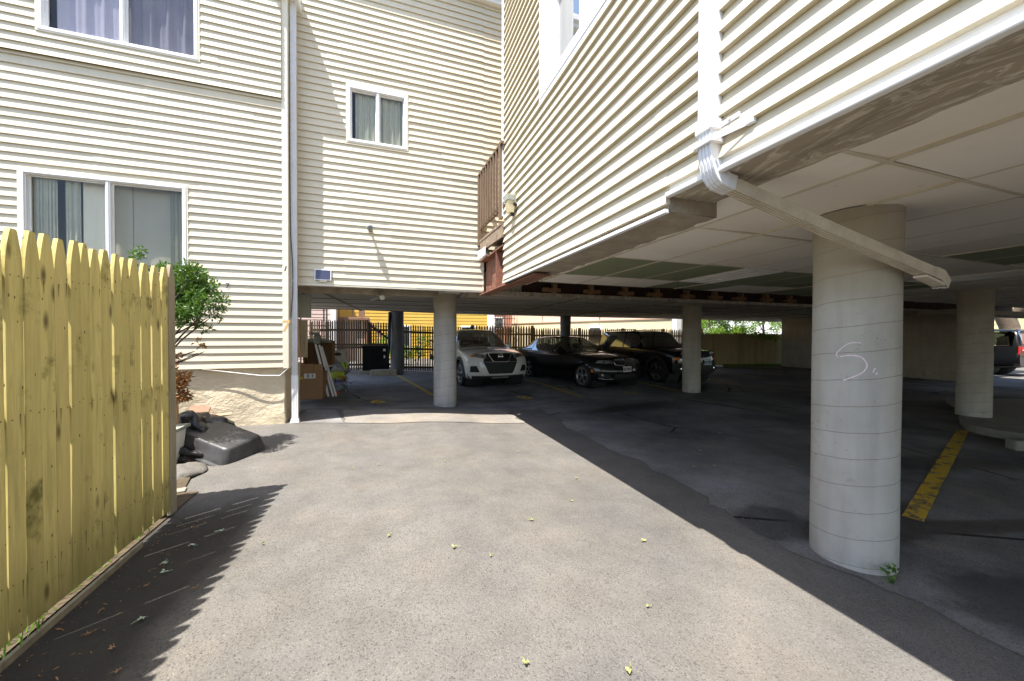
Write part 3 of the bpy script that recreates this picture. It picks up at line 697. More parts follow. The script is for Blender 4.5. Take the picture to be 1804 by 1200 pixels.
# ------------------------------------------------------------------ columns
cg = 'round concrete columns holding up the garage'
def column(name, x, y, r, zt, mat, label, zb=None):
    z0 = gz(x, y)-.05 if zb is None else zb
    bm = bmesh.new(); n = 30; H = zt-z0; rnd = random.Random(int(x*100)); ph = rnd.uniform(0, 6)
    prof = []
    for k in range(n+1):
        z = H*k/n; prof.append((r*(1+.004*math.sin(z*6+ph))*(1.012 if z > H-.28 else 1), z))
    rings = lathe(bm, prof, 48)
    for k in range(48): rings[-1][k].co.z += 0
    o = finish(name, bm, mat, None, True, (x, y, z0)); tag(o, label, 'column', cg); return o
c1 = column('concrete_column', 3.035, 1.655, .2275, 2.172, M['column'], 'nearest round concrete column, marked with a chalk S')
column('concrete_column', 1.168, 7.55, .2275, 2.172, M['column'], 'round concrete column standing in front of the white crossover')
column('concrete_column', 7.85, 7.97, .2275, 2.172, M['column2'], 'round concrete column in front of the boxy black car')
column('concrete_column', 9.85, 3.595, .211, 2.172, M['column2'], 'round concrete column on the kerb island at right', -.035)
column('concrete_column', .44, 13.6, .22, 2.20, M['darkcol'], 'dark column beside the air conditioner by the back fence')
column('concrete_column', 7.25, 14.2, .22, 2.20, M['darkcol'], 'dark column behind the black sedan')
# chalk S on the nearest column (strokes on its surface)
def on_col(az_px, z, off=.0015):
    az = yaw+math.atan((az_px-902)/f_px); d = V((math.sin(az), math.cos(az))); c = V((3.035, 1.655)); b = d.dot(c); rr = .2275*1.0035+off
    tt = b-math.sqrt(max(0, b*b-(c.length_squared-rr*rr))); q = d*tt
    return V((q.x, q.y, 0)), q.length
def chalk(pts, wd):
    bm = bmesh.new(); prev = None
    for i, (px, py) in enumerate(pts):
        q, L = on_col(px, 0); dep = q.dot(F_)
        z = 1.35+(591.6-py)/f_px*dep
        nx = (q-V((3.035, 1.655, 0))).normalized(); c = V((q.x, q.y, z))+V((0, 0, 0)); c -= V((c1.location.x, c1.location.y, c1.location.z))
        a, b = pts[max(i-1, 0)], pts[min(i+1, len(pts)-1)]; d2 = V((b[0]-a[0], -(b[1]-a[1]))).normalized(); n2 = V((-d2.y, d2.x))
        tan = V((-nx.y, nx.x, 0)); k = wd*(.6+.4*random.random())
        o = (tan*n2.x*(1 if tan.dot(R_) > 0 else -1)+V((0, 0, n2.y)))*k
        cur = (bm.verts.new(c+o), bm.verts.new(c-o))
        if prev: bm.faces.new((prev[0], prev[1], cur[1], cur[0]))
        prev = cur
    finish('chalk_mark', bm, M['chalk'], c1)
def spl(pts, n=6):
    out = []
    for i in range(len(pts)-1):
        p0, p1, p2, p3 = V(pts[max(i-1, 0)]), V(pts[i]), V(pts[i+1]), V(pts[min(i+2, len(pts)-1)])
        for k in range(n):
            u = k/n; out.append(.5*((2*p1)+(p2-p0)*u+(2*p0-5*p1+4*p2-p3)*u*u+(-p0+3*p1-3*p2+p3)*u**3))
    return [tuple(q) for q in out]+[pts[-1]]
chalk(spl([(1517.5, 603), (1505, 602), (1495, 604), (1484, 611), (1475, 620), (1474, 625), (1477, 628)]), .0035)
chalk(spl([(1480, 627), (1492, 625), (1506, 625), (1518, 628), (1525, 635), (1528, 642), (1525, 650), (1517, 657), (1503, 663), (1486, 669)]), .0048)
chalk(spl([(1540, 649), (1543, 648), (1539, 653), (1541, 654)]), .004); chalk(spl([(1547, 655), (1544, 657), (1547, 658)]), .004)

# ------------------------------------------------------------------ balcony
D = empty('wooden_balcony', (1.525, 5.5, 2.7), label='weathered brown wooden balcony railing between the middle wall and the right wing', cat='balcony')
def rel(o, root):  # keep world coordinates under an offset empty
    if o.parent == root: o.matrix_parent_inverse = Matrix.Translation(root.location).inverted()
    return o
bm = bmesh.new(); bar(bm, (1.54, 4.86, 3.97), (1.54, 6.20, 4.05), .07, .035); bar(bm, (1.552, 4.86, 3.92), (1.552, 6.20, 4.0), .03, .07); rel(finish('top_rail', bm, M['deckwood'], D), D)
bm = bmesh.new(); bar(bm, (1.552, 4.86, 3.13), (1.552, 6.20, 3.17), .03, .08); rel(finish('bottom_rail', bm, M['deckwood'], D), D)
for k in range(8):
    bm = bmesh.new(); y = 4.98+k*.145; zt = 3.99+.08*(y-4.86)/1.34
    vs = box(bm, (1.505, y-.019, 3.09), (1.535, y+.019, zt-.02), 0, .002)
    for v in bm.verts:
        if v.co.z < 3.1 and v.co.x < 1.52: v.co.z += .03
    rel(finish('baluster', bm, M['deckwood'], D), D)
bm = bmesh.new(); box(bm, (1.50, 6.135, 2.86), (1.56, 6.198, 4.05), 0, .003); rel(finish('post', bm, M['deckwood'], D), D)
bm = bmesh.new(); box(bm, (1.50, 4.92, 2.95), (1.55, 4.965, 4.0), 0, .003); rel(finish('post', bm, M['deckwood'], D), D)
bm = bmesh.new(); bar(bm, (1.55, 4.87, 2.78), (1.55, 6.12, 2.83), .045, .17, bev=.004); rel(finish('rim_board', bm, M['deckpale'], D), D)
bm = bmesh.new(); bar(bm, (1.57, 4.9, 2.885), (1.57, 6.12, 2.925), .10, .035); box(bm, (1.60, 4.95, 2.88), (2.7, 6.15, 2.91)); rel(finish('deck_boards', bm, M['deckpale'], D), D)
bm = bmesh.new(); bar(bm, (1.515, 5.72, 2.685), (1.505, 6.17, 2.70), .012, .13, bev=.003); bar(bm, (1.52, 5.74, 2.62), (1.535, 6.16, 2.615), .05, .008); rel(finish('loose_flashing', bm, M['white'], D), D)

# ------------------------------------------------------------------ downspouts and wall fittings
def spout(bm, pts, wd, dp, side, ribs=True):
    """corrugated rectangular pipe along pts; side = width direction"""
    pts = [V(q) for q in pts]; rings = []
    prof = []
    nr = 4
    for sgn in (1, -1):
        for k in range(nr):
            for o, du in ((0, 0), (0, .55), (-.0045, .62), (-.0045, .93)):
                a = -wd/2+wd*(k+du)/nr
                prof.append((a*sgn, (dp/2+o)*sgn))
        prof.append((wd/2*sgn, dp/2*sgn))
    for i, q in enumerate(pts):
        d = (pts[min(i+1, len(pts)-1)]-pts[max(i-1, 0)]).normalized()
        sd = V(side); sd = (sd-d*sd.dot(d)).normalized(); up = sd.cross(d)
        rings.append([bm.verts.new(q+sd*a+up*b) for a, b in prof])
    n = len(prof)
    for i in range(len(rings)-1):
        for k in range(n): bm.faces.new((rings[i][k], rings[i][(k+1) % n], rings[i+1][(k+1) % n], rings[i+1][k]))
    return rings
d = empty('downspout', (-1.20, 6.05, .1), label='tall white downspout at the left corner reaching down to the asphalt', cat='downspout')
bm = bmesh.new(); spout(bm, [(-1.20, 6.05, 6.05), (-1.20, 6.05, 3.0), (-1.198, 6.05, .75)], .072, .055, (1, 0, 0)); rel(finish('pipe', bm, M['dwhite'], d), d)
bm = bmesh.new(); spout(bm, [(-1.197, 6.045, .78), (-1.196, 6.045, .15)], .082, .066, (1, 0, 0)); box(bm, (-1.247, 6.005, .10), (-1.145, 6.085, .16), 0, .006); box(bm, (-1.255, 5.995, .105), (-1.139, 6.092, .125), 0, .004); rel(finish('foot_adapter', bm, M['white'], d), d)
bm = bmesh.new(); tube(bm, spl([(-1.246, 6.03, 6.0), (-1.244, 6.0, 4.2), (-1.238, 6.01, 2.9), (-1.215, 6.005, 2.4), (-1.212, 6.005, 2.0), (-1.235, 6.0, 1.6)], 8), .0055, 6)
tag(finish('hanging_cable', bm, M['wire']), 'thin black cable running down beside the left white downspout', 'cable')
d = empty('downspout', (1.53, 1.45, 2.2), label='white downspout with elbow whose dirty lower pipe runs under the ceiling past the nearest column', cat='downspout')
bm = bmesh.new(); spout(bm, [(1.528, 1.45, 7.1), (1.528, 1.45, 4), (1.528, 1.45, 2.36)], .082, .066, (0, 1, 0)); rel(finish('pipe', bm, M['dwhite'], d), d)
A = V((1.528, 1.45, 2.34)); P1 = V((1.60, 1.437, 2.118)); P2 = V((3.13, 1.33, 1.735)); dr = (P2-P1).normalized()
bm = bmesh.new(); el = [A+V((0, 0, .06)), A]
for k in range(1, 9):
    u = k/8; el.append((1-u)**2*A+2*u*(1-u)*V((1.528, 1.45, 2.125))+u*u*P1)
el.append(P1+dr*.05)
spout(bm, el, .080, .070, (0, 1, 0))
for k in range(3, 9):   # crimp ribs on the inside of the bend
    c = el[k]; dd = (el[k+1]-el[k-1]).normalized(); up = V((0, 1, 0)).cross(dd); c2 = c-up*.036 if up.x < 0 else c+up*.036
    bar(bm, c2-V((0, .042, 0)), c2+V((0, .042, 0)), .010, .012)
rel(finish('elbow', bm, M['dwhite'], d), d)
bm = bmesh.new(); spout(bm, [P1+dr*.03, (P1+P2)/2+V((0, 0, -.006)), P2], .066, .060, (0, 1, 0)); o = rel(finish('lower_pipe', bm, M['dirtywhite'], d), d); o['label'] = 'dirty sloping lower pipe'
bm = bmesh.new(); spout(bm, [P2-dr*.015, P2+dr*.06, P2+dr*.10+V((0, 0, -.028)), P2+dr*.085+V((0, 0, -.042))], .072, .066, (0, 1, 0))
bar(bm, P2-dr*.09+V((0, 0, -.042)), P2+dr*.09+V((0, 0, -.048)), .070, .016, bev=.006); rel(finish('outlet', bm, M['dirtywhite'], d), d)
bm = bmesh.new(); box(bm, (1.484, 1.398, 2.352), (1.566, 1.500, 2.405), 0, .004); box(bm, (1.478, 1.392, 2.285), (1.566, 1.506, 2.31), 0, .004)
box(bm, (1.545, 1.30, 2.36), (1.566, 1.398, 2.385), 0, .003); bar(bm, (1.49, 1.39, 2.30), (1.545, 1.24, 2.312), .004, .035, bev=.002); box(bm, (1.535, 1.225, 2.295), (1.56, 1.262, 2.33), 0, .003)
tube(bm, [(1.55, 1.35, 2.375), (1.535, 1.35, 2.375)], .007, 6, 0); rel(finish('strap', bm, M['dwhite'], d), d)
# lamp on the right wing wall
d = empty('wall_lamp', (1.55, 4.42, 3.0), label='square wall lamp with yellowed glass and grey cap on the right wing siding', cat='wall lamp')
bm = bmesh.new(); box(bm, (1.525, 4.36, 2.90), (1.556, 4.50, 3.11), 0, .005); rel(finish('back_plate', bm, M['fencegrey'], d), d)
bm = bmesh.new(); box(bm, (1.435, 4.365, 2.875), (1.524, 4.485, 3.01), 0, 0)
for v in bm.verts:
    if v.co.z < 2.9: v.co.x = 1.46 if v.co.x < 1.45 else v.co.x; v.co.y = 4.425+(v.co.y-4.425)*.75
rel(finish('glass_shade', bm, M['lampglass'], d), d)
bm = bmesh.new(); box(bm, (1.428, 4.358, 3.012), (1.524, 4.492, 3.085), 0, .005); rel(finish('cap', bm, M['greybox'], d), d)
bm = bmesh.new(); tube(bm, [(1.545, 4.34, 2.96), (1.505, 4.34, 2.96)], .020, 10); rel(finish('sensor', bm, M['black'], d), d)
bm = bmesh.new(); box(bm, (1.49, 4.40, 2.835), (1.535, 4.43, 2.873), 0, .006); rel(finish('photocell', bm, M['black'], d), d)
# camera-like grey fitting on middle wall
d = empty('wall_camera', (-.196, 6.2, 2.99), label='small grey round camera sticking out of the middle wall below the small window', cat='camera')
bm = bmesh.new(); tube(bm, [(-.196, 6.215, 2.985), (-.196, 6.19, 2.985)], .035, 16); tube(bm, [(-.196, 6.19, 2.985), (-.196, 6.10, 2.985)], .017, 10); rel(finish('bracket', bm, M['greybox'], d), d)
bm = bmesh.new(); tube(bm, [(-.196, 6.13, 2.99), (-.196, 6.11, 2.99), (-.196, 6.07, 2.985), (-.196, 6.045, 2.98), (-.196, 6.04, 2.98)], [.02, .048, .048, .036, .01], 20); rel(finish('housing', bm, M['greybox'], d), d)
bm = bmesh.new(); tube(bm, [(-.196, 6.045, 2.978), (-.196, 6.030, 2.977)], .022, 16); rel(finish('lens', bm, M['darkglass'], d), d)
# solar panel
d = empty('solar_panel', (-.85, 6.2, 2.17), label='small dark solar panel with white frame at the bottom of the middle wall', cat='solar panel')
m = Matrix.Translation((-.852, 6.175, 2.165)) @ Matrix.Rotation(-.12, 4, 'X')
bm = bmesh.new(); box(bm, (-.112, -.006, 0), (.112, .008, .165), 0, .004, m); rel(finish('frame', bm, M['white'], d), d)
bm = bmesh.new(); box(bm, (-.100, -.0085, .012), (.100, -.0065, .153), 0, 0, m); rel(finish('cells', bm, M['solar'], d), d)
bm = bmesh.new(); box(bm, (-.05, .0, -.02), (.05, .03, 0), 0, .003, m); rel(finish('bracket', bm, M['dirtywhite'], d), d)
# floodlight on beam, garage left side fittings
d = empty('floodlight', (-.05, 6.78, 2.0), label='round white floodlight on an arm under the middle ceiling beam', cat='floodlight')
bm = bmesh.new(); tube(bm, [(-.05, 6.675, 2.0), (-.07, 6.63, 1.98), (-.20, 6.62, 1.93)], .017, 8); box(bm, (-.09, 6.655, 1.97), (-.01, 6.679, 2.03), 0, .005); rel(finish('arm', bm, M['greybox'], d), d)
bm = bmesh.new(); tube(bm, [(-.04, 6.63, 1.985), (-.03, 6.60, 1.98), (-.02, 6.54, 1.975), (-.019, 6.535, 1.975)], [.02, .032, .046, .040], 18); rel(finish('lamp_head', bm, M['dirtywhite'], d), d)
d = empty('electrical_box', (-1.25, 7.0, 1.66), label='grey green electrical box on the left side wall under the middle block', cat='electrical box')
bm = bmesh.new(); box(bm, (-1.344, 6.90, 1.64), (-1.15, 7.06, 2.03), 0, .006); rel(finish('cabinet', bm, M['greybox'], d), d)
bm = bmesh.new(); box(bm, (-1.338, 6.888, 1.652), (-1.156, 6.8985, 2.018), 0, .003); box(bm, (-1.175, 6.880, 1.80), (-1.165, 6.888, 1.85), 0, .002); rel(finish('door', bm, M['greybox'], d), d)
bm = bmesh.new(); tube(bm, [(-1.25, 6.97, 2.031), (-1.25, 6.97, 2.12)], .02, 8); rel(finish('conduit', bm, M['greybox'], d), d)
bm = bmesh.new(); box(bm, (-1.343, 6.99, .98), (-1.20, 7.03, 1.60), 0, .003); tag(finish('plywood_panel', bm, M['fencegrey']), 'grey plywood panel below the grey electrical box', 'wood panel')
bm = bmesh.new(); bar(bm, (-1.30, 6.93, .98), (-1.325, 6.95, 1.62), .03, .035, up=(0, 1, 0)); tag(finish('leaning_batten', bm, M['fencepink']), 'narrow pale batten leaning in front of the grey plywood panel', 'batten')
# recessed ceiling lights
def ceil_light(x0, x1, y0, y1, label):
    d = empty('ceiling_light', ((x0+x1)/2, (y0+y1)/2, 2.2), label=label, cat='ceiling light', group='unlit fluorescent troffers in the garage ceiling')
    bm = bmesh.new()
    for a in ((x0, x0+.05, y0, y1), (x1-.05, x1, y0, y1), (x0+.05, x1-.05, y0, y0+.05), (x0+.05, x1-.05, y1-.05, y1)): box(bm, (a[0], a[2], 2.158), (a[1], a[3], 2.172), 0, .003)
    rel(finish('frame', bm, M['white'], d), d)
    bm = bmesh.new(); n = 6
    for k in range(n):
        a = x0+.05+(x1-x0-.1)*k/n; b = x0+.05+(x1-x0-.1)*(k+1)/n; mid = (a+b)/2
        quad(bm, (a, y0+.05, 2.205), (a, y1-.05, 2.205), (mid, y1-.05, 2.168), (mid, y0+.05, 2.168)); quad(bm, (mid, y0+.05, 2.168), (mid, y1-.05, 2.168), (b, y1-.05, 2.205), (b, y0+.05, 2.205))
    rel(finish('reflector', bm, M['white'], d), d)
    bm = bmesh.new()
    for k in (1, 3, 5):
        x = x0+(x1-x0)*k/6; tube(bm, [(x, y0+.06, 2.160), (x, y1-.06, 2.160)], .013, 10)
    rel(finish('tubes', bm, M['label'], d), d)
ceil_light(4.135+.01, 4.768-.01, 3.36, 4.46, 'recessed ceiling light among the green panels left of the nearest column')
ceil_light(7.30, 7.93-.01, 2.236, 3.335, 'recessed ceiling light beyond the end of the sloping pipe')

# ------------------------------------------------------------------ left picket fence
def picket(bm, o, along, nrm, wd, h, th=.018, tip='g', tilt=0, mi=0, base=0):
    """flat board with a rounded gothic or plain pointed tip; o = bottom centre"""
    o, a, n = V(o), V(along), V(nrm)
    if tip == 'g': pr = [(-.5, 0), (.5, 0), (.5, h-.17), (.46, h-.12), (.37, h-.07), (.24, h-.02), (.17, h), (-.17, h), (-.24, h-.02), (-.37, h-.07), (-.46, h-.12), (-.5, h-.17)]
    else: pr = [(-.5, 0), (.5, 0), (.5, h-.06), (.12, h), (-.12, h), (-.5, h-.06)]
    def P(u, z, d): return o+a*(u*wd+tilt*z)+n*d+V((0, 0, z+base))
    fr = [bm.verts.new(P(u, z, th/2)) for u, z in pr]; bk = [bm.verts.new(P(u, z, -th/2)) for u, z in pr]
    bm.faces.new(fr).material_index = mi; bm.faces.new(bk[::-1]).material_index = mi
    for i in range(len(pr)):
        j = (i+1) % len(pr); bm.faces.new((fr[j], fr[i], bk[i], bk[j])).material_index = mi
FX = -1.49
fe = empty('picket_fence', (FX, 1.5, 0), label='yellowish treated picket fence with pointed boards along the left of the driveway', cat='fence')
ys_ = [2.141, 2.228, 2.307, 2.391, 2.472, 2.545, 2.618, 2.703, 2.796, 2.872, 2.958, 3.072, 3.19, 3.305]
bm = bmesh.new(); rf = random.Random(12)
yy = [2.141-.094*k for k in range(40, 0, -1)]+ys_
for i, y in enumerate(yy):
    nx = yy[i+1] if i+1 < len(yy) else y+.1
    wd = (nx-y)-rf.choice((.001, .002, .003, .006, .009)) if y > 1.0 else .086
    wd = min(wd, .102)
    picket(bm, (FX+rf.uniform(-.003, .003), y+.045, 0), (0, 1, 0), (1, 0, 0), wd, 1.745+.03*max(-1, (y-2.2)/1.2)+rf.uniform(-.014, .014), .018, 'g', rf.uniform(-.005, .005), base=.065)
for y in yy:
    for z in (.30, 1.0, 1.60):
        for k in (-.024, .022):
            c_ = V((FX+.0125, y+.045+k+rf.uniform(-.006, .006), z+rf.uniform(-.02, .02))); r_n = .0035
            vs_ = [bm.verts.new(c_+V((.0, math.cos(q*1.0472)*r_n, math.sin(q*1.0472)*r_n))) for q in range(6)]; bm.faces.new(vs_).material_index = 1
            if rf.random() < .18:
                q0 = c_+V((-.0003, 0, -.002)); l_ = rf.uniform(.02, .08); bm.faces.new([bm.verts.new(q0+V((0, a_, b_))) for a_, b_ in ((-.002, 0), (.002, 0), (.0006, -l_), (-.0006, -l_))]).material_index = 1
rel(finish('picket_panel', bm, [M['fence'], M['ironnail']], fe), fe)
bm = bmesh.new()
for z in (.30, 1.0, 1.60): bar(bm, (FX-.03, -1.7, z), (FX-.03, 3.40, z), .036, .085)
rel(finish('rails', bm, M['fencegrey'], fe), fe)
bm = bmesh.new(); picket(bm, (FX+.004, 3.425, 0), (0, 1, 0), (1, 0, 0), .085, 1.835, .022, 'g', 0, base=.03); rel(finish('end_board', bm, M['fencegrey'], fe), fe)['label'] = 'grey weathered end board'
bm = bmesh.new(); box(bm, (FX-.13, 3.38, 0), (FX-.045, 3.465, 1.80), 0, .004); rel(finish('post', bm, M['fencegrey'], fe), fe)
bm = bmesh.new(); bar(bm, (FX+.045, -1.7, .014), (FX+.030, 3.0, .014), .018, .036); rel(finish('edging_board', bm, M['fencegrey'], fe), fe)
bm = bmesh.new()
for k in range(22): picket(bm, (FX-.07-.094*k, 3.455, 0), (1, 0, 0), (0, 1, 0), .089, 1.80+rf.uniform(-.02, .02), .018, 'g', rf.uniform(-.003, .003), base=.03)
for z in (.3, 1.0, 1.55): bar(bm, (FX-.1, 3.485, z), (FX-2.1, 3.485, z), .036, .08)
rel(finish('return_panel', bm, M['fencepink'], fe), fe)['label'] = 'pinkish newer panel turning away behind the end board'

# ------------------------------------------------------------------ plants
def leaves(bm, n, sample, L, wd, rnd, up=.3, fold=.25, mi=0):
    for _ in range(n):
        c, out = sample(rnd)
        d = V((rnd.gauss(0, 1), rnd.gauss(0, 1), rnd.gauss(0, 1)+up)); d = (d.normalized()+out*.8).normalized()
        s = d.cross(V((rnd.gauss(0, 1), rnd.gauss(0, 1), rnd.gauss(0, 1)))).normalized(); u = s.cross(d)
        l = L*rnd.uniform(.65, 1.25); q = wd*rnd.uniform(.7, 1.2)
        a = bm.verts.new(c); b = bm.verts.new(c+d*l); m1 = bm.verts.new(c+d*l*.5+s*q*.5+u*q*fold); m2 = bm.verts.new(c+d*l*.5-s*q*.5+u*q*fold); k = bm.verts.new(c+d*l*.52)
        for t3 in ((a, m1, k), (m1, b, k), (b, m2, k), (m2, a, k)):
            bm.faces.new(t3).material_index = mi
def clumps(cs):
    tot = sum(c[3]**2 for c in cs)
    def f(r):
        x = r.uniform(0, tot); k = 0
        for c in cs:
            x -= c[3]**2
            if x <= 0: break
        dv = V((r.gauss(0, 1), r.gauss(0, 1), r.gauss(0, 1))).normalized(); rad = c[3]*(r.random()**.45)
        return V(c[:3])+dv*rad, dv
    return f
sh = empty('holly_shrub', (-2.2, 4.75, .08), label='glossy green shrub behind the end of the picket fence, brown and dry below', cat='shrub')
r1 = random.Random(3); cs = []
for _ in range(30):
    x = r1.uniform(-2.60, -1.80); z = r1.uniform(1.55, 2.02); cs.append((x, 4.72+r1.uniform(-.25, .3), z-.10*abs(x+2.1), r1.uniform(.06, .13)))
for _ in range(34):
    a = r1.uniform(0, 6.28); q = r1.random()**.5; cs.append((-1.89+.19*q*math.cos(a), 4.72+r1.uniform(-.2, .25), 1.71+.25*q*math.sin(a), r1.uniform(.05, .095)))
cs += [(-2.30, 4.7, 2.12, .05), (-2.27, 4.7, 2.19, .03), (-1.64, 4.72, 1.74, .045), (-1.66, 4.7, 1.86, .03), (-1.75, 4.7, 1.42, .05), (-3.3, 4.7, 1.95, .16), (-3.6, 4.8, 1.9, .2)]
bm = bmesh.new(); leaves(bm, 11000, clumps(cs), .052, .0165, r1); rel(finish('foliage', bm, M['leaf'], sh), sh)
bm = bmesh.new(); dc = [(r1.uniform(-2.16, -1.93), 4.70+r1.uniform(-.06, .06), r1.uniform(.70, .93), .05) for _ in range(16)]+[(-2.05, 4.70, 1.0, .05), (-1.80, 4.70, 1.26, .035), (-2.0, 4.7, 1.10, .04)]
leaves(bm, 800, clumps(dc), .06, .020, r1, -.4, .6); rel(finish('dead_leaves', bm, M['deadleaf'], sh), sh)['label'] = 'dry brown leaves on the lower twigs'
bm = bmesh.new()
for k in range(18):
    a = V((-2.25+r1.uniform(-.05, .05), 4.75+r1.uniform(-.05, .05), .08)); b = V((r1.uniform(-2.3, -1.70), 4.72+r1.uniform(-.2, .2), r1.uniform(1.5, 1.9)))
    mid = V((a.x+(b.x-a.x)*.18, a.y, .75*(a.z+b.z)*.9+r1.uniform(-.1, .1))); tube(bm, spl([a, mid, b], 5), [.012]*5+[.008]*5+[.003], 6)
for k in range(3):
    a = V((-2.15, 4.72, r1.uniform(1.0, 1.1))); b = V((r1.uniform(-1.9, -1.76), 4.7+r1.uniform(-.1, .1), a.z+r1.uniform(.10, .25))); tube(bm, spl([a, (a+b)/2+V((0, 0, r1.uniform(-.03, .04))), b], 4), [.009]*4+[.006]*4+[.002], 5)
rel(finish('stems', bm, M['bark'], sh), sh)
# grass strip and soil behind the fence
bm = bmesh.new(); rg = random.Random(8)
for _ in range(5200):
    y = rg.uniform(.6, 3.3); x = rg.uniform(-2.5, -1.462 if (y < 2.32 or rg.random() < .04) else -1.52); h = rg.uniform(.04, .12); a = rg.uniform(0, 6.28); wv = .004
    c = V((x, y, .012)); t_ = c+V((math.cos(a)*.03, math.sin(a)*.03, h)); s_ = V((-math.sin(a), math.cos(a), 0))*wv
    bm.faces.new((bm.verts.new(c-s_), bm.verts.new(c+s_), bm.verts.new(t_)))
tag(finish('grass', bm, M['grass']), kind='stuff')
bm = bmesh.new(); quad(bm, (-6, -6, .006), (-1.505, -6, .006), (-1.505, 3.9, .010), (-6, 3.9, .010)); quad(bm, (-6, 3.9, .010), (-1.62, 3.9, .012), (-2.1, 5.95, .125), (-6, 5.95, .125)); tag(finish('garden_soil', bm, M['soil']), kind='structure')

# ------------------------------------------------------------------ rubbish by the stucco wall
tb = empty('plastic_tub', (-1.72, 5.0, .1), label='scuffed black plastic tub lying upside down on black bags by the stucco wall', cat='tub')
tm = Matrix.Translation((-1.725, 4.92, .130)) @ Matrix.Rotation(-.55, 4, 'Z') @ Matrix.Rotation(.24, 4, 'Y') @ Matrix.Rotation(.10, 4, 'X')
bm = bmesh.new()
def rr(l, w_, r, z, n=7):
    out = []
    for cx, cy, a0 in ((l/2-r, w_/2-r, 0), (-l/2+r, w_/2-r, 90), (-l/2+r, -w_/2+r, 180), (l/2-r, -w_/2+r, 270)):
        for k in range(n):
            a = math.radians(a0+90*k/(n-1)); out.append((cx+r*math.cos(a), cy+r*math.sin(a), z))
    return out
secs = [(.86, .56, .06, -.012), (.86, .56, .06, .0), (.81, .51, .06, .004), (.785, .485, .06, .05), (.735, .435, .06, .135), (.72, .42, .06, .152), (.695, .395, .055, .163), (.66, .36, .05, .166), (.40, .16, .04, .166)]
R = [[bm.verts.new(tm @ V(q)) for q in rr(*s)] for s in secs]; n = len(R[0])
for i in range(len(R)-1):
    for k in range(n): bm.faces.new((R[i][k], R[i][(k+1) % n], R[i+1][(k+1) % n], R[i+1][k])).smooth = True
bm.faces.new(R[-1]).smooth = True
o = rel(finish('shell', bm, M['tub'], tb), tb); o.data.set_sharp_from_angle(angle=math.radians(50))
bm = bmesh.new(); Rr = [[bm.verts.new(tm @ V(q)) for q in rr(.885, .585, .08, z)] for z in (-.014, .001)]; Ri = [[bm.verts.new(tm @ V(q)) for q in rr(.862, .562, .07, z)] for z in (.001, -.014)]
for A_, B_ in ((Rr[0], Rr[1]), (Rr[1], Ri[0]), (Ri[0], Ri[1]), (Ri[1], Rr[0])):
    for k in range(n): bm.faces.new((A_[k], A_[(k+1) % n], B_[(k+1) % n], B_[k]))
rel(finish('rim', bm, M['tub'], tb), tb)
def lumpy(name, c, r, mat, label, cat, seed, group=None, amp=.25, flat=True):
    rnd = random.Random(seed); ph = [rnd.uniform(0, 6) for _ in range(9)]; bm = bmesh.new(); zg = gz(c[0], c[1])
    bmesh.ops.create_icosphere(bm, subdivisions=4, radius=1)
    for v in bm.verts:
        p = v.co.copy(); k = 1+amp*(math.sin(p.x*4+ph[0])*math.sin(p.y*5+ph[1])+.6*math.sin(p.z*7+ph[2]+p.x*5)+.4*math.sin(p.x*13+p.y*11+ph[3])*math.sin(p.z*12+ph[4])+.25*abs(math.sin(p.x*21+ph[5]+p.z*17)))
        v.co = V(c)+V((p.x*r[0]*k, p.y*r[1]*k, p.z*r[2]*k))
        if flat and v.co.z < zg+.004: v.co.z = zg+.004
    return tag(finish(name, bm, mat, None, True), label, cat, group)
lumpy('bin_bag', (-2.02, 5.12, .22), (.28, .26, .24), M['bag'], 'black bin bag bulging behind the upside-down tub', 'bin bag', 3)
lumpy('bin_bag', (-1.88, 4.82, .10), (.36, .16, .11), M['bag'], 'flattened black bin bag under the front edge of the tub', 'bin bag', 5)
lumpy('asphalt_lump', (-1.84, 4.40, .0), (.20, .20, .10), M['asphalt'], 'rough grey lump of asphalt by the end of the picket fence', 'asphalt lump', 9, amp=.1)
d = empty('white_bucket', (-2.0, 4.62, .08), label='white plastic bin half hidden behind the fence end beside the black tub', cat='bin')
bm = bmesh.new()
R = [[bm.verts.new((-2.085+x, 4.66+y, .05+z)) for x, y, z in rr(l, w_, .05, z)] for l, w_, z in ((.22, .28, 0), (.27, .33, .34), (.26, .32, .345), (.21, .27, .02))]
for i in range(3):
    for k in range(n): bm.faces.new((R[i][k], R[i][(k+1) % n], R[i+1][(k+1) % n], R[i+1][k]))
bm.faces.new(R[3]); rel(finish('body', bm, M['white'], d), d)
bm = bmesh.new(); box(bm, (-2.24, 4.48, .385), (-1.93, 4.84, .42), 0, .008); rel(finish('lid', bm, M['greybox'], d), d)
def plank(name, a, b, wd, th, up, mat, label, cat='board', group=None):
    bm = bmesh.new(); bar(bm, a, b, wd, th, up, bev=.003); return tag(finish(name, bm, mat), label, cat, group)
plank('wooden_stake', (-2.06, 4.85, .05), (-2.075, 4.86, .66), .045, .035, (0, 1, 0), M['fencepink'], 'upright brown wooden stake below the dry twigs of the shrub', 'stake')
plank('scrap_board', (-2.30, 5.66, .12), (-2.25, 5.92, .42), .22, .02, (0, -1, .5), M['porch'], 'brown scrap board leaning on the stucco wall', 'board')
plank('scrap_board', (-2.16, 5.42, .36), (-1.80, 5.55, .365), .14, .018, (0, 0, 1), M['fencepink'], 'pale scrap board lying flat between tub and stucco wall', 'board')
plank('paving_piece', (-1.86, 3.90, .010), (-1.62, 3.96, .010), .10, .02, (0, 0, 1), M['kerb'], 'pale flat paving piece in the sun beyond the fence end', 'paving stone')

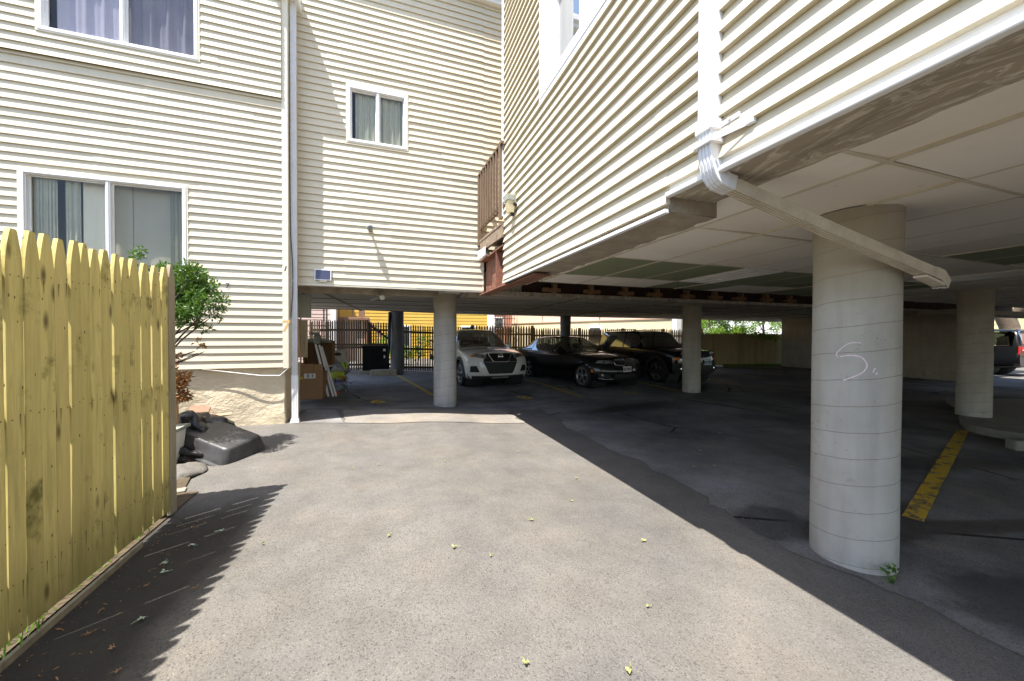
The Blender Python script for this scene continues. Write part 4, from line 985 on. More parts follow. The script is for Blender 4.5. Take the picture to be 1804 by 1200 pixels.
# ------------------------------------------------------------------ clutter under the middle block
cb = empty('cardboard_box', (-1.43, 8.85, 0), .0, 'tall open cardboard box with white shipping label behind the left downspout', 'box')
bm = bmesh.new(); cm = Matrix.Translation((-1.43, 8.95, .006)) @ Matrix.Rotation(-.10, 4, 'Z')
def cbx(a, b, mi=0, bev=.003): box(bm, a, b, mi, bev, cm)
cbx((-.235, -.20, 0), (.235, -.192, .56)); cbx((-.235, .192, 0), (.235, .20, .56)); cbx((-.235, -.191, 0), (-.227, .191, .56)); cbx((.227, -.191, 0), (.235, .191, .56)); cbx((-.226, -.191, 0), (.226, .191, .008))
rel(finish('carton', bm, M['cardboard'], cb), cb)
bm = bmesh.new(); cbx((-.233, -.197, .562), (.06, -.192, .745)); cbx((.066, -.199, .562), (.233, -.194, .735)); rel(finish('flap', bm, M['cardboard'], cb), cb)
bm = bmesh.new(); cbx((-.234, -.19, .562), (-.229, .19, .75)); rel(finish('flap', bm, M['cardboard'], cb), cb)
bm = bmesh.new(); cbx((-.12, -.2035, .44), (.10, -.2005, .545), 0, 0); 
for k in range(9): cbx((-.06+.008*k+(.05 if k > 4 else 0), -.2055, .46), (-.056+.008*k+(.05 if k > 4 else 0), -.2040, .53), 1, 0)
rel(finish('shipping_label', bm, [M['label'], M['ink']], cb), cb)
bm = bmesh.new(); cbx((-.20, -.2035, .43), (-.145, -.2005, .475), 0, 0); rel(finish('sticker', bm, M['yellow'], cb), cb)
rl = empty('white_rails', (-1.2, 9.2, 0), label='white metal ladder-like rails leaning beside the cardboard box', cat='rails')
for k, (dx, dz) in enumerate(((0, 0), (.09, -.015), (.15, -.05))):
    bm = bmesh.new(); bar(bm, (-1.13+dx, 8.93+.01*k, .02), (-1.47+dx*.8, 9.55, 1.14+dz), .042, .022, (0, -1, .3), bev=.004)
    for q in range(9):
        u = .1+.1*q; c = V((-1.13+dx, 8.93+.01*k, .02)).lerp(V((-1.47+dx*.8, 9.55, 1.14+dz)), u); box(bm, (c.x-.005, c.y-.017, c.z-.01), (c.x+.005, c.y-.010, c.z+.01))
    rel(finish('rail', bm, M['white'], rl), rl)
bm = bmesh.new(); bar(bm, (-1.295, 9.20, .52), (-1.32, 9.25, .63), .045, .03, (0, -1, .3)); rel(finish('sticker', bm, M['yellow'], rl), rl)
bm = bmesh.new()
wm = Matrix.Translation((-1.47, 10.05, .62)) @ Matrix.Rotation(.05, 4, 'Z') @ Matrix.Rotation(-.04, 4, 'Y')
for k in range(12): box(bm, (-.30+.05*k, -.012, 0), (-.285+.05*k, .012, .56), 0, 0, wm)
for k in range(10): box(bm, (-.31, -.018, .03+.055*k), (.31, -.0125, .045+.055*k), 0, 0, wm)
for a in ((-.34, -.30, 0, .58), (.29, .34, 0, .58), (-.30, .29, .55, .60), (-.30, .29, -.02, .02)): box(bm, (a[0], -.03, a[2]), (a[1], .25, a[3]), 0, .004, wm)
box(bm, (-.30, .2, 0), (.29, .22, .56), 0, 0, wm); tag(finish('wicker_crate', bm, M['wicker']), 'brown wicker crate stacked behind the white rails', 'crate')
bm = bmesh.new(); box(bm, (-1.82, 9.85, 0), (-1.13, 10.35, .58), 0, .02); box(bm, (-1.80, 9.835, .25), (-1.15, 9.85, .30)); tag(finish('storage_chest', bm, M['black']), 'black storage chest carrying the wicker crate', 'chest')
bm = bmesh.new(); tube(bm, [(-1.75, 9.7, 1.22), (-1.45, 9.65, 1.24), (-1.15, 9.7, 1.20)], [.03, .05, .03], 10); box(bm, (-1.52, 9.58, 1.15), (-1.38, 9.7, 1.36), 0, .02); box(bm, (-1.62, 9.6, 1.36), (-1.40, 9.66, 1.42), 0, .015)
tag(finish('folded_stand', bm, M['greybox']), 'folded grey stand resting on top of the white rails', 'stand')
bm = bmesh.new(); tmx = Matrix.Translation((-1.0, 10.2, .66)) @ Matrix.Rotation(.15, 4, 'Z') @ Matrix.Rotation(-.06, 4, 'Y')
grid_surf(bm, lambda a, b: tmx @ V((-.15+.30*a-.02*math.sin(b*3), -.03-.035*math.sin(a*3.14)*math.sin(b*3.14)+.012*math.sin(a*9+b*7), .33*b-.02*abs(a-.5))), 14, 14); grid_surf(bm, lambda a, b: tmx @ V((-.15+.30*a-.02*math.sin(b*3), .05+.03*math.sin(a*3.14), .33*b-.02*abs(a-.5))), 8, 8)
o = tag(finish('cloth_bag', bm, M['clothbag']), 'white cloth bag with a dark bird hanging beside the wicker crate', 'bag')
bm = bmesh.new(); lathe(bm, [(.001, .006), (.045, .004), (.05, 0)], 14, 0, tmx @ Matrix.Translation((-.07, -.078, .23)) @ Matrix.Rotation(math.pi/2, 4, 'X') @ Matrix.Diagonal((1.5, .8, 1, 1))); bar(bm, tmx @ V((.0, -.082, .17)), tmx @ V((-.02, -.082, .22)), .012, .01); finish('bird_print', bm, M['iron'], o)
lumpy('shopping_bag', (-1.0, 9.95, .52), (.21, .18, .15), M['greybag'], 'printed grey shopping bag with lime green straps on the bin', 'bag', 23, amp=.15, flat=False)
bm = bmesh.new(); tube(bm, spl([(-.93, 9.76, .62), (-.92, 9.74, .71), (-.88, 9.76, .56)], 5), .018, 6); tube(bm, spl([(-.83, 9.78, .65), (-.82, 9.76, .73), (-.84, 9.76, .55)], 5), .018, 6)
tag(finish('bag_strap', bm, M['lime']), 'lime green straps of the printed shopping bag', 'strap')
lumpy('snack_bag', (-1.08, 9.75, .40), (.20, .12, .085), M['yellowbag'], 'yellow green crumpled bag below the printed shopping bag', 'bag', 25, amp=.2, flat=False)
pb = empty('plastic_bin', (-.97, 9.75, 0), label='clear plastic storage bin with purple handle full of junk', cat='bin')
bm = bmesh.new()
R = [[bm.verts.new((-.965+x, 9.8+y, .012+z)) for x, y, z in rr(l, w_, .04, z)] for l, w_, z in ((.26, .34, 0), (.31, .40, .28), (.325, .415, .285), (.325, .415, .30))]
for i in range(3):
    for k in range(n): bm.faces.new((R[i][k], R[i][(k+1) % n], R[i+1][(k+1) % n], R[i+1][k]))
bm.faces.new(R[0][::-1]); rel(finish('shell', bm, M['clearbox'], pb), pb)
bm = bmesh.new(); box(bm, (-1.06, 9.575, .255), (-.93, 9.592, .285), 0, .004); rel(finish('handle', bm, M['purple'], pb), pb)
lumpy('junk_bundle', (-.965, 9.8, .10), (.10, .13, .08), M['clothbag'], 'pale crumpled bundle inside the clear bin', 'bundle', 31, amp=.2)
bm = bmesh.new(); lathe(bm, [(.0, 0), (.085, 0), (.10, .10), (.105, .105), (.095, .105), (.08, .012), (0, .012)], 24, 0, Matrix.Translation((-.95, 9.68, .29)) @ Matrix.Rotation(.35, 4, 'Y') @ Matrix.Rotation(.3, 4, 'X')); tag(finish('straw_basket', bm, M['straw']), 'small round straw basket lying on the clear bin', 'basket')
lumpy('orange_rag', (-1.02, 9.25, .04), (.07, .05, .04), M['orange'], 'orange rag on the floor at the foot of the white rails', 'rag', 33)
lumpy('junk_bag', (-1.20, 9.35, .14), (.10, .12, .16), M['greybag'], 'dark grey bag squeezed between the cardboard box and the clear bin', 'bag', 35, amp=.15)
ac = empty('air_conditioner', (-.25, 14.1, 0), label='black outdoor air conditioner unit in front of the dark back fence', cat='air conditioner')
bm = bmesh.new(); box(bm, (-.70, 13.75, .14), (.17, 14.45, .96), 0, .03); rel(finish('cabinet', bm, M['acblack'], ac), ac)
bm = bmesh.new()
for k in range(15): box(bm, (-.67, 13.735, .18+.05*k), (-.12, 13.749, .195+.05*k))
rel(finish('louvres', bm, M['acblack'], ac), ac)
bm = bmesh.new(); box(bm, (-.72, 13.73, .962), (.19, 14.47, .985), 0, .006); rel(finish('top', bm, M['acblack'], ac), ac)
bm = bmesh.new(); box(bm, (-.02, 13.74, .80), (.06, 13.748, .88)); box(bm, (-.0, 13.735, .56), (.05, 13.749, .66), 0, .01); rel(finish('sticker', bm, M['label'], ac), ac)
bm = bmesh.new(); tube(bm, spl([(.12, 13.73, .5), (.18, 13.45, .9), (.20, 13.42, 1.5), (.22, 13.5, 2.15)], 6), .035, 8); tube(bm, spl([(.10, 13.72, .4), (.15, 13.40, .8), (.155, 13.4, 1.3), (.17, 13.45, 2.15)], 6), .02, 8); rel(finish('pipe', bm, M['black'], ac), ac)
bm = bmesh.new(); box(bm, (-.42, 13.2, -.02), (.42, 13.45, .20), 0, .03); tag(finish('concrete_block', bm, M['rawconc']), 'rough concrete block on the floor in front of the air conditioner', 'block')
bm = bmesh.new(); box(bm, (-.8, 13.7, -.02), (.3, 14.5, .135), 0, .01); tag(finish('equipment_pad', bm, M['kerb']), 'low concrete pad under the air conditioner', 'pad')

# ------------------------------------------------------------------ back fences
def back_fence(a, b, h, wd, gap, mat, label, name='picket_fence', tip='p', jit=.02, rails=(.25, .9, 1.0, 1.55), brace=None, seed=1, extra=0):
    a, b = V((a[0], a[1], 0)), V((b[0], b[1], 0)); d = (b-a); L = d.length; d.normalize(); nrm = V((d.y, -d.x, 0)); rnd = random.Random(seed)
    e = empty(name, (a.x, a.y, gz(a.x, a.y)), label=label, cat='fence'); bm = bmesh.new(); s = wd/2
    while s < L:
        p = a+d*s; ww = wd
        if extra and rnd.random() < extra: s += rnd.uniform(0, gap)
        picket(bm, (p.x, p.y, 0), d, nrm, ww, h+rnd.uniform(-jit, jit), .016, tip, rnd.uniform(-.004, .004), base=gz(p.x, p.y)+.04); s += wd+gap*rnd.uniform(.7, 1.3)
    rel(finish('picket_panel', bm, mat, e), e)
    bm = bmesh.new()
    for z in rails:
        q = a-nrm*.03; r = b-nrm*.03; bar(bm, (q.x, q.y, z+gz(a.x, a.y)), (r.x, r.y, z+gz(b.x, b.y)), .035, .075)
    if brace: q = a+d*brace[0]-nrm*.05; r = a+d*brace[2]-nrm*.05; bar(bm, (q.x, q.y, brace[1]), (r.x, r.y, brace[3]), .03, .07)
    rel(finish('rails', bm, mat, e), e)
    k = 0.0
    while k <= L+.01:
        p = a+d*min(k, L)-nrm*.10; bm = bmesh.new(); box(bm, (p.x-.05, p.y-.05, -.12), (p.x+.05, p.y+.05, h-.02), 0, .004); rel(finish('post', bm, mat, e), e); k += max(1.2, L/max(1, round(L/2.4)))
    return e
back_fence((-2.6, 15.6), (-.55, 14.95), 1.86, .052, .032, M['fdark'], 'dark open picket fence section behind the clutter, with three rails', seed=2)
back_fence((-.55, 14.95), (.55, 14.85), 1.80, .052, .036, M['fdark'], 'dark gate-like fence section with a diagonal brace behind the air conditioner', brace=(.05, 1.75, 1.0, 1.0), seed=3, name='fence_gate')
back_fence((.62, 14.85), (3.35, 14.72), 1.74, .050, .038, M['fdark'], 'dark open picket fence section between the dark column and the white crossover', seed=4, rails=(.15, .85, 1.5))
back_fence((3.38, 14.72), (5.95, 14.62), 1.80, .088, .022, M['fbrown'], 'warm brown picket fence section above the white crossover', tip='g', seed=5, rails=(.3, .95, 1.5), extra=.08)
back_fence((5.98, 14.62), (14.6, 14.15), 1.72, .075, .025, M['fbrown'], 'greyish brown picket fence section behind the two black cars', tip='g', seed=6, rails=(.3, .95, 1.45), extra=.12, jit=.03)
back_fence((14.0, 13.9), (19.2, 13.1), 1.55, .10, .003, M['fstock'], 'tall closed board fence at the far right end of the garage', name='board_fence', seed=7, rails=(.3, 1.0))

# ------------------------------------------------------------------ cars
def herm(p0, p1, p2, p3, u, k=.5):
    m1 = (p2-p0)*k; m2 = (p3-p1)*k
    return (2*u**3-3*u*u+1)*p1+(u**3-2*u*u+u)*m1+(-2*u**3+3*u*u)*p2+(u**3-u*u)*m2
class Car:
    """lofted shell. local axes: -y forward, x to the viewer's right when it faces you, z up; origin under the front axle"""
    def __init__(s, name, loc, rz, label, paint, st, nose, sweep, wheels, warch, group=None, scale=1):
        s.e = empty(name, loc, rz, label, 'car', group); s.e.scale = (scale,)*3
        s.st = [np.array([[0, r[0], r[1]], [r[2], r[0], r[1]], [r[3], r[0], r[4]], [r[5], r[0], r[6]], [r[7], r[0], r[8]], [r[9], r[0], r[10]], [r[11], r[0], r[12]], [0, r[0], r[13]]], float) for r in st]
        s.nose, s.sweep, s.paint, s.wh, s.wa = nose, sweep, paint, wheels, warch
    def S(s, u, v, sg):
        n = len(s.st)-1; i = min(int(u), n-1); t_ = u-i
        g = lambda k: s.st[max(0, min(n, k))]
        def ring(k):
            q = g(k); j = min(int(v), 6); w_ = v-j; h = lambda a: q[max(0, min(7, a))]
            km = .32 if j in (4,) else .42
            return herm(h(j-1), h(j), h(j+1), h(j+2), w_, km)
        p = herm(ring(i-1), ring(i), ring(i+1), ring(i+2), t_, .36)
        return V((p[0]*sg, p[1], p[2]))
    def F(s, a, b):
        q = s.st[0]; t_ = b*4+1; j = min(int(t_), 4); w_ = t_-j; h = lambda k: q[max(1, min(5, k))]
        side = herm(h(j-1), h(j), h(j+1), h(j+2), w_, .42); bb = b*(len(s.nose)-1); k = min(int(bb), len(s.nose)-2); hn = lambda m: s.nose[max(0, min(len(s.nose)-1, m))]
        yn = herm(hn(k-1), hn(k), hn(k+1), hn(k+2), bb-k, .4)
        y = yn+(side[1]-yn)*abs(a)**s.sweep
        zc = side[2]
        if b > .75: zc += ((b-.75)/.25)**2*(q[7][2]-q[5][2])*(1-a*a)
        return V((a*side[0], y, zc))
    def nrmF(s, a, b):
        e = .01; p = s.F(a, b); n = (s.F(min(1, a+e), b)-s.F(max(-1, a-e), b)).cross(s.F(a, min(1, b+e))-s.F(a, max(0, b-e))); n.normalize()
        return n if n.y < 0 else -n
    def nrmS(s, u, v, sg):
        e = .02; n = (s.S(min(len(s.st)-1, u+e), v, sg)-s.S(max(0, u-e), v, sg)).cross(s.S(u, min(7, v+e), sg)-s.S(u, max(0, v-e), sg))
        if n.length < 1e-9: return V((0, 0, 1))
        n.normalize(); p = s.S(u, v, sg); out = V((p.x, 0, p.z-.7))
        return n if n.dot(out) > 0 else -n
    def body(s, wins, nu=8, nv=5):
        """wins: list of (u0,u1,v0,v1,side) side in 'b' both"""
        bm = bmesh.new(); n = len(s.st)-1
        for sg in (1, -1):
            def skip(a, b):
                u, v = a*n, b*7
                for (u0, u1, v0, v1) in wins:
                    if u0 < u < u1 and v0 < v < v1: return True
                p = s.S(u, v, sg)
                if .8 < v < 3.9:
                    for wy in (s.wh[0], s.wh[1]):
                        if math.hypot(p.y-wy, p.z-s.wh[2]) < s.wa: return True
                return False
            grid_surf(bm, lambda a, b: s.S(a*n, b*7, sg), n*nu, 7*nv, skip=skip)
            # rear cap
        q = [s.S(n, 7*k/20, 1) for k in range(21)]+[s.S(n, 7*k/20, -1) for k in range(19, 0, -1)]
        bm.faces.new([bm.verts.new(c) for c in q])
        grid_surf(bm, lambda a, b: s.F(-1+2*a, b), 40, 16)
        bmesh.ops.remove_doubles(bm, verts=bm.verts, dist=.0005); bmesh.ops.recalc_face_normals(bm, faces=bm.faces)
        o = finish('body', bm, s.paint, s.e, True); o.data.set_sharp_from_angle(angle=math.radians(38)); return o
    def spatch(s, name, u0, u1, v0, v1, mat, sgs=(1, -1), off=.004, parent=None, quadc=None, label=None):
        for sg in sgs:
            bm = bmesh.new()
            def fn(a, b):
                if quadc: c = quadc; u = (c[0][0]*(1-a)+c[1][0]*a)*(1-b)+(c[3][0]*(1-a)+c[2][0]*a)*b; v = (c[0][1]*(1-a)+c[1][1]*a)*(1-b)+(c[3][1]*(1-a)+c[2][1]*a)*b
                else: u = u0+(u1-u0)*a; v = v0+(v1-v0)*b
                return s.S(u, v, sg)+s.nrmS(u, v, sg)*off
            grid_surf(bm, fn, 14, 8); o = finish(name, bm, mat, parent or s.e)
            if label: o['label'] = label
    def screenpatch(s, name, u0, u1, v0, mat, off=.004):
        bm = bmesh.new()
        def fn(a, b):
            k = -1+2*b; sg = 1 if k >= 0 else -1; v = 7-(7-v0)*abs(k); u = u0+(u1-u0)*a
            return s.S(u, v, sg)+s.nrmS(u, min(v, 6.9), sg)*off
        grid_surf(bm, fn, 10, 24); return finish(name, bm, mat, s.e)
    def fquad(s, name, c, mat, off=.006, parent=None, nx=14, ny=6):
        bm = bmesh.new()
        def fn(a, b):
            x = (c[0][0]*(1-a)+c[1][0]*a)*(1-b)+(c[3][0]*(1-a)+c[2][0]*a)*b; y = (c[0][1]*(1-a)+c[1][1]*a)*(1-b)+(c[3][1]*(1-a)+c[2][1]*a)*b
            return s.F(x, y)+s.nrmF(x, y)*off
        grid_surf(bm, fn, nx, ny); return finish(name, bm, mat, parent or s.e)
    def fline(s, name, pts, r, mat, off=.008, parent=None, closed=False):
        bm = bmesh.new(); P = []
        for (a, b), (c, d_) in zip(pts, pts[1:]):
            for k in range(6): P.append((a+(c-a)*k/6, b+(d_-b)*k/6))
        P.append(pts[-1]); tube(bm, [s.F(*q)+s.nrmF(*q)*off for q in P], r, 6); return finish(name, bm, mat, parent or s.e)
    def wheels(s, spokes, tyre_w=.22, double=True, rimr=.72):
        r = s.wh[2]
        for wy in (s.wh[0], s.wh[1]):
            for sg in (1, -1):
                hx = s.wh[3]*sg; m = Matrix.Translation((hx, wy, r)) @ Matrix.Rotation(math.pi/2*sg, 4, 'Y')
                bm = bmesh.new(); w2 = tyre_w/2
                lathe(bm, [(r*rimr, -w2), (r*.9, -w2), (r*.975, -w2*.8), (r, -w2*.5), (r, w2*.5), (r*.975, w2*.8), (r*.9, w2), (r*rimr, w2*.92), (r*rimr*.97, w2*.6)], 36, 0, m)
                wo = finish('wheel', bm, M['rubber'], s.e)
                bm = bmesh.new(); lathe(bm, [(r*rimr*.985, w2*.55), (r*rimr*.985, w2*.9), (r*rimr*.93, w2*.93), (r*rimr*.90, w2*.6)], 36, 0, m); lathe(bm, [(0.001, w2*.86), (r*.12, w2*.86), (r*.17, w2*.7)], 20, 0, m)
                for k in range(spokes):
                    for da in ((-.13, .13) if double else (0,)):
                        a = 2*math.pi*k/spokes; p0 = V((math.cos(a+da*.6)*r*.12, math.sin(a+da*.6)*r*.12, w2*.74)); p1 = V((math.cos(a+da)*r*rimr*.95, math.sin(a+da)*r*rimr*.95, w2*.84))
                        q = m @ p0; t2 = m @ p1; bar(bm, q, t2, r*(.085 if double else .20), .02, up=(sg, 0, 0))
                finish('rim', bm, M['alloy'], wo)
                bm = bmesh.new(); lathe(bm, [(0.001, w2*.35), (r*rimr*.97, w2*.35)], 24, 0, m); lathe(bm, [(r*rimr*.6, w2*.42), (r*rimr*.6, w2*.38)], 20, 0, m); finish('hub_back', bm, M['clad'], wo)
    def arches(s, mat, wd, name='fender_flare', out=.012):
        for wy in (s.wh[0], s.wh[1]):
            for sg in (1, -1):
                bm = bmesh.new(); prev = None; nn = 26; ring = []
                for k in range(nn+1):
                    a = math.radians(-14+208*k/nn); pts = []
                    for rad in (s.wa-.025, s.wa+wd):
                        y = s.wh[0]*0+wy+math.cos(a)*rad; z = s.wh[2]+math.sin(a)*rad
                        pts.append(V((s.side_x(y, z)*sg+out*sg, y, z)))
                    inn = V((pts[0].x-.09*sg, pts[0].y, pts[0].z)); ring.append([bm.verts.new(q) for q in (inn, pts[0], pts[1], V((pts[1].x-.03*sg, pts[1].y, pts[1].z)))])
                for k in range(nn):
                    for j in range(3): bm.faces.new((ring[k][j], ring[k+1][j], ring[k+1][j+1], ring[k][j+1]))
                finish(name, bm, mat, s.e)
        for wy in (s.wh[0], s.wh[1]):
            for sg in (1, -1):
                bm = bmesh.new(); m = Matrix.Translation((0, wy, s.wh[2])) @ Matrix.Rotation(math.pi/2*sg, 4, 'Y'); lathe(bm, [(.01, .35), (s.wa+.03, .35), (s.wa+.03, abs(s.wh[3])+.06)], 28, 0, m); finish('wheel_well', bm, M['clad'], s.e)
    def side_x(s, y, z):
        key = (round(y, 2), round(z, 2))
        if not hasattr(s, '_c'):
            s._c = []
            n = len(s.st)-1
            for i in range(n*10+1):
                for j in range(8, 36): p = s.S(i/10, j/8, 1); s._c.append((p.y, p.z, p.x))
            s._c = np.array(s._c)
        d = (s._c[:, 0]-y)**2+(s._c[:, 1]-z)**2; k = np.argsort(d)[:4]; wgt = 1/(d[k]+1e-5); return float((s._c[k, 2]*wgt).sum()/wgt.sum())
    def mirrors(s, y, z, x, mat, sz=(.20, .11, .14)):
        for sg in (1, -1):
            bm = bmesh.new(); box(bm, (sg*x-.0, y-sz[1]/2, z), (sg*(x+sz[0]), y+sz[1]/2, z+sz[2]), 0, .03); bar(bm, (sg*(x-.05), y, z+.01), (sg*(x+.06), y, z+.03), .05, .04); finish('mirror', bm, mat, s.e)
    def cabin(s, y0, y1, xw, z0, rows, zt=1.16):
        bm = bmesh.new(); box(bm, (-xw, y0, z0), (xw, y1, z0+.06)); box(bm, (-xw, y0, z0), (xw, y0+.35, z0+.40), 0, .04); finish('floor_and_dash', bm, M['interior'], s.e)
        for y in rows:
            for sx_ in (-.36, .36):
                bm = bmesh.new(); box(bm, (sx_-.23, y, z0+.1), (sx_+.23, y+.13, zt-.14), 0, .05); box(bm, (sx_-.13, y+.02, zt-.13), (sx_+.13, y+.11, zt+.06), 0, .04); finish('seat', bm, M['interior'], s.e)
        bm = bmesh.new(); ring = [(-.36+.18*math.cos(k*.5236), y0+.42+.07*math.sin(k*.5236), z0+.42+.17*math.sin(k*.5236)) for k in range(13)]; tube(bm, ring, .015, 6, caps=False); finish('steering_wheel', bm, M['interior'], s.e)
    def plate(s, b, text, mat, a=0, w_=.31, h=.16):
        p = s.F(a, b)+s.nrmF(a, b)*.022; n_ = s.nrmF(a, b); n_.z = 0; n_.normalize()
        m = frame_mat(p, (-n_.y, n_.x, 0) if -n_.y > 0 else (n_.y, -n_.x, 0), (0, 0, 1))
        bm = bmesh.new(); box(bm, (-w_/2, -.004, -h/2), (w_/2, .004, h/2), 0, .002, m); o = finish('licence_plate', bm, mat, s.e)
        text_obj('plate_text', text, .105, M['ink'], o, m @ Matrix.Translation((0, -.0055, -.005)) @ Matrix.Rotation(math.pi/2, 4, 'X'), .0008, .0035)
        return o

# white crossover
st = [  # y, zb, w1, w2,z2, w3,z3, w4,z4, w5,z5, w6,z6, z7
 (-.60, .25, .76, .86, .40, .87, .64, .80, .83, .62, .925, .32, .960, .97),
 (-.15, .22, .80, .905, .42, .915, .68, .865, .92, .70, .985, .36, 1.025, 1.035),
 (.50, .20, .80, .905, .43, .912, .72, .870, .985, .755, 1.045, .40, 1.075, 1.085),
 (1.30, .20, .80, .900, .43, .910, .74, .875, 1.015, .590, 1.505, .33, 1.555, 1.565),
 (1.95, .20, .80, .895, .43, .910, .75, .875, 1.035, .600, 1.530, .33, 1.580, 1.590),
 (2.70, .21, .80, .895, .44, .910, .77, .865, 1.060, .585, 1.500, .33, 1.555, 1.565),
 (3.12, .25, .78, .87, .46, .885, .80, .835, 1.090, .555, 1.450, .32, 1.510, 1.520),
 (3.42, .32, .72, .82, .48, .83, .80, .79, 1.050, .62, 1.10, .32, 1.13, 1.14)]
c = Car('parked_car', (2.98, 10.68, -.092), math.radians(4), 'white crossover with orange corner lamps parked facing out', M['paintw'], st, [-.74, -.86, -.885, -.86, -.80, -.72], 3.2, (0, 2.65, .345, .79), .415, 'cars parked under the building', 1.03)
c.body([(2.06, 2.97, 5.0, 7.1), (2.55, 3.72, 4.08, 4.93), (3.86, 5.0, 4.08, 4.93), (5.12, 5.85, 4.2, 4.85), (6.15, 6.95, 5.1, 7.1)])
c.screenpatch('windscreen', 2.03, 3.0, 5.0, M['carglass'])
c.screenpatch('rear_window', 6.12, 6.97, 5.1, M['carglass'])
c.spatch('side_window', 2.50, 3.75, 4.05, 4.95, M['carglass']); c.spatch('side_window', 3.83, 5.03, 4.05, 4.95, M['carglass']); c.spatch('side_window', 5.10, 5.88, 4.17, 4.88, M['carglass'])
for sg in (-1, 1):
    c.fquad('headlight', [(.50*sg, .68), (1.0*sg, .77), (.99*sg, .95), (.50*sg, .84)], M['lens'], .012)
    o = c.fquad('turn_signal', [(.90*sg, .78), (1.0*sg, .765), (.995*sg, .93), (.93*sg, .92)], M['amber'], .016)
    c.fquad('fog_recess', [(.66*sg, .30), (.92*sg, .30), (.90*sg, .45), (.74*sg, .46)], M['black'], .006)
    bm = bmesh.new(); 
    for a_, b_, r_ in ((.80, .83, .040), (.62, .785, .048)):
        p_ = c.F(a_*sg, b_)+c.nrmF(a_*sg, b_)*.013; lathe(bm, [(.001, .002), (r_*.7, .004), (r_, 0)], 16, 0, Matrix.Translation(p_) @ c.nrmF(a_*sg, b_).to_track_quat('Z', 'Y').to_matrix().to_4x4())
    finish('projector_lens', bm, M['chrome'], c.e)
c.fquad('grille', [(-.56, .58), (.56, .58), (.55, .92), (-.55, .92)], M['black'], .007)
c.fquad('lower_grille', [(-.38, .24), (.38, .24), (.56, .575), (-.56, .575)], M['clad'], .006)
c.fquad('bumper_lip', [(-.98, .01), (.98, .01), (.90, .17), (-.90, .17)], M['clad'], .010, nx=30)
c.fquad('skid_trim', [(-.30, .06), (.30, .06), (.30, .14), (-.30, .14)], M['greybox'], .016)
c.fline('grille_trim', [(-.47, .92), (-.27, .61), (-.20, .58), (.20, .58), (.27, .61), (.47, .92)], .017, M['chrome'], .012)
p_ = c.F(0, .78)+V((0, -.022, 0)); bm = bmesh.new(); ring = [(p_.x+.062*math.cos(k*.2618), p_.y, p_.z+.062*math.sin(k*.2618)) for k in range(25)]; tube(bm, ring, .009, 6, caps=False); bar(bm, (p_.x-.075, p_.y-.004, p_.z), (p_.x+.075, p_.y-.004, p_.z), .012, .026); finish('emblem', bm, M['chrome'], c.e)
c.spatch('sill_cladding', .3, 6.8, 1.0, 1.75, M['clad'], off=.008); c.arches(M['clad'], .065); c.wheels(5, .225); c.mirrors(.95, 1.02, .87, M['paintw']); c.cabin(.7, 3.1, .72, .42, (1.55, 2.45), 1.30)
bm = bmesh.new(); tube(bm, [V((-.45, .62, 1.075)), V((.12, .60, 1.095))], .008, 5); tube(bm, [V((.1, .62, 1.10)), V((.6, .64, 1.07))], .008, 5); finish('wiper', bm, M['black'], c.e)

# black sedan
st = [
 (-.50, .22, .78, .88, .36, .89, .56, .82, .74, .66, .83, .34, .865, .875),
 (.05, .19, .80, .915, .38, .925, .62, .87, .835, .74, .895, .38, .935, .945),
 (.85, .18, .80, .92, .40, .93, .66, .875, .905, .78, .955, .42, .985, .995),
 (1.70, .18, .80, .92, .40, .93, .68, .875, .935, .585, 1.365, .34, 1.415, 1.425),
 (2.30, .18, .80, .92, .40, .93, .69, .875, .950, .575, 1.400, .33, 1.452, 1.462),
 (2.95, .19, .80, .92, .41, .93, .70, .870, .965, .560, 1.355, .33, 1.410, 1.420),
 (3.55, .21, .79, .90, .42, .915, .72, .850, .985, .640, 1.090, .36, 1.13, 1.14),
 (3.95, .26, .77, .87, .44, .88, .74, .80, .98, .68, 1.03, .36, 1.06, 1.07),
 (4.10, .34, .70, .82, .46, .83, .72, .76, .93, .66, .98, .35, 1.0, 1.01)]
c = Car('parked_car', (6.20, 9.52, -.118), math.radians(9), 'black sedan with twin rounded grilles and white front plate', M['paintk'], st, [-.70, -.80, -.825, -.80, -.76, -.66], 2.6, (0, 2.97, .335, .80), .395, 'cars parked under the building', 1.0)
c.body([(2.06, 2.96, 5.0, 7.1), (2.60, 3.55, 4.1, 4.92), (3.68, 4.75, 4.1, 4.92), (4.88, 5.5, 4.25, 4.85), (5.1, 5.92, 5.05, 7.1)])
c.screenpatch('windscreen', 2.03, 2.99, 5.0, M['carglass']); c.screenpatch('rear_window', 5.07, 5.95, 5.05, M['carglass'])
c.spatch('side_window', 2.55, 3.58, 4.07, 4.94, M['carglass']); c.spatch('side_window', 3.65, 4.78, 4.07, 4.94, M['carglass']); c.spatch('side_window', 4.85, 5.53, 4.22, 4.88, M['carglass'])
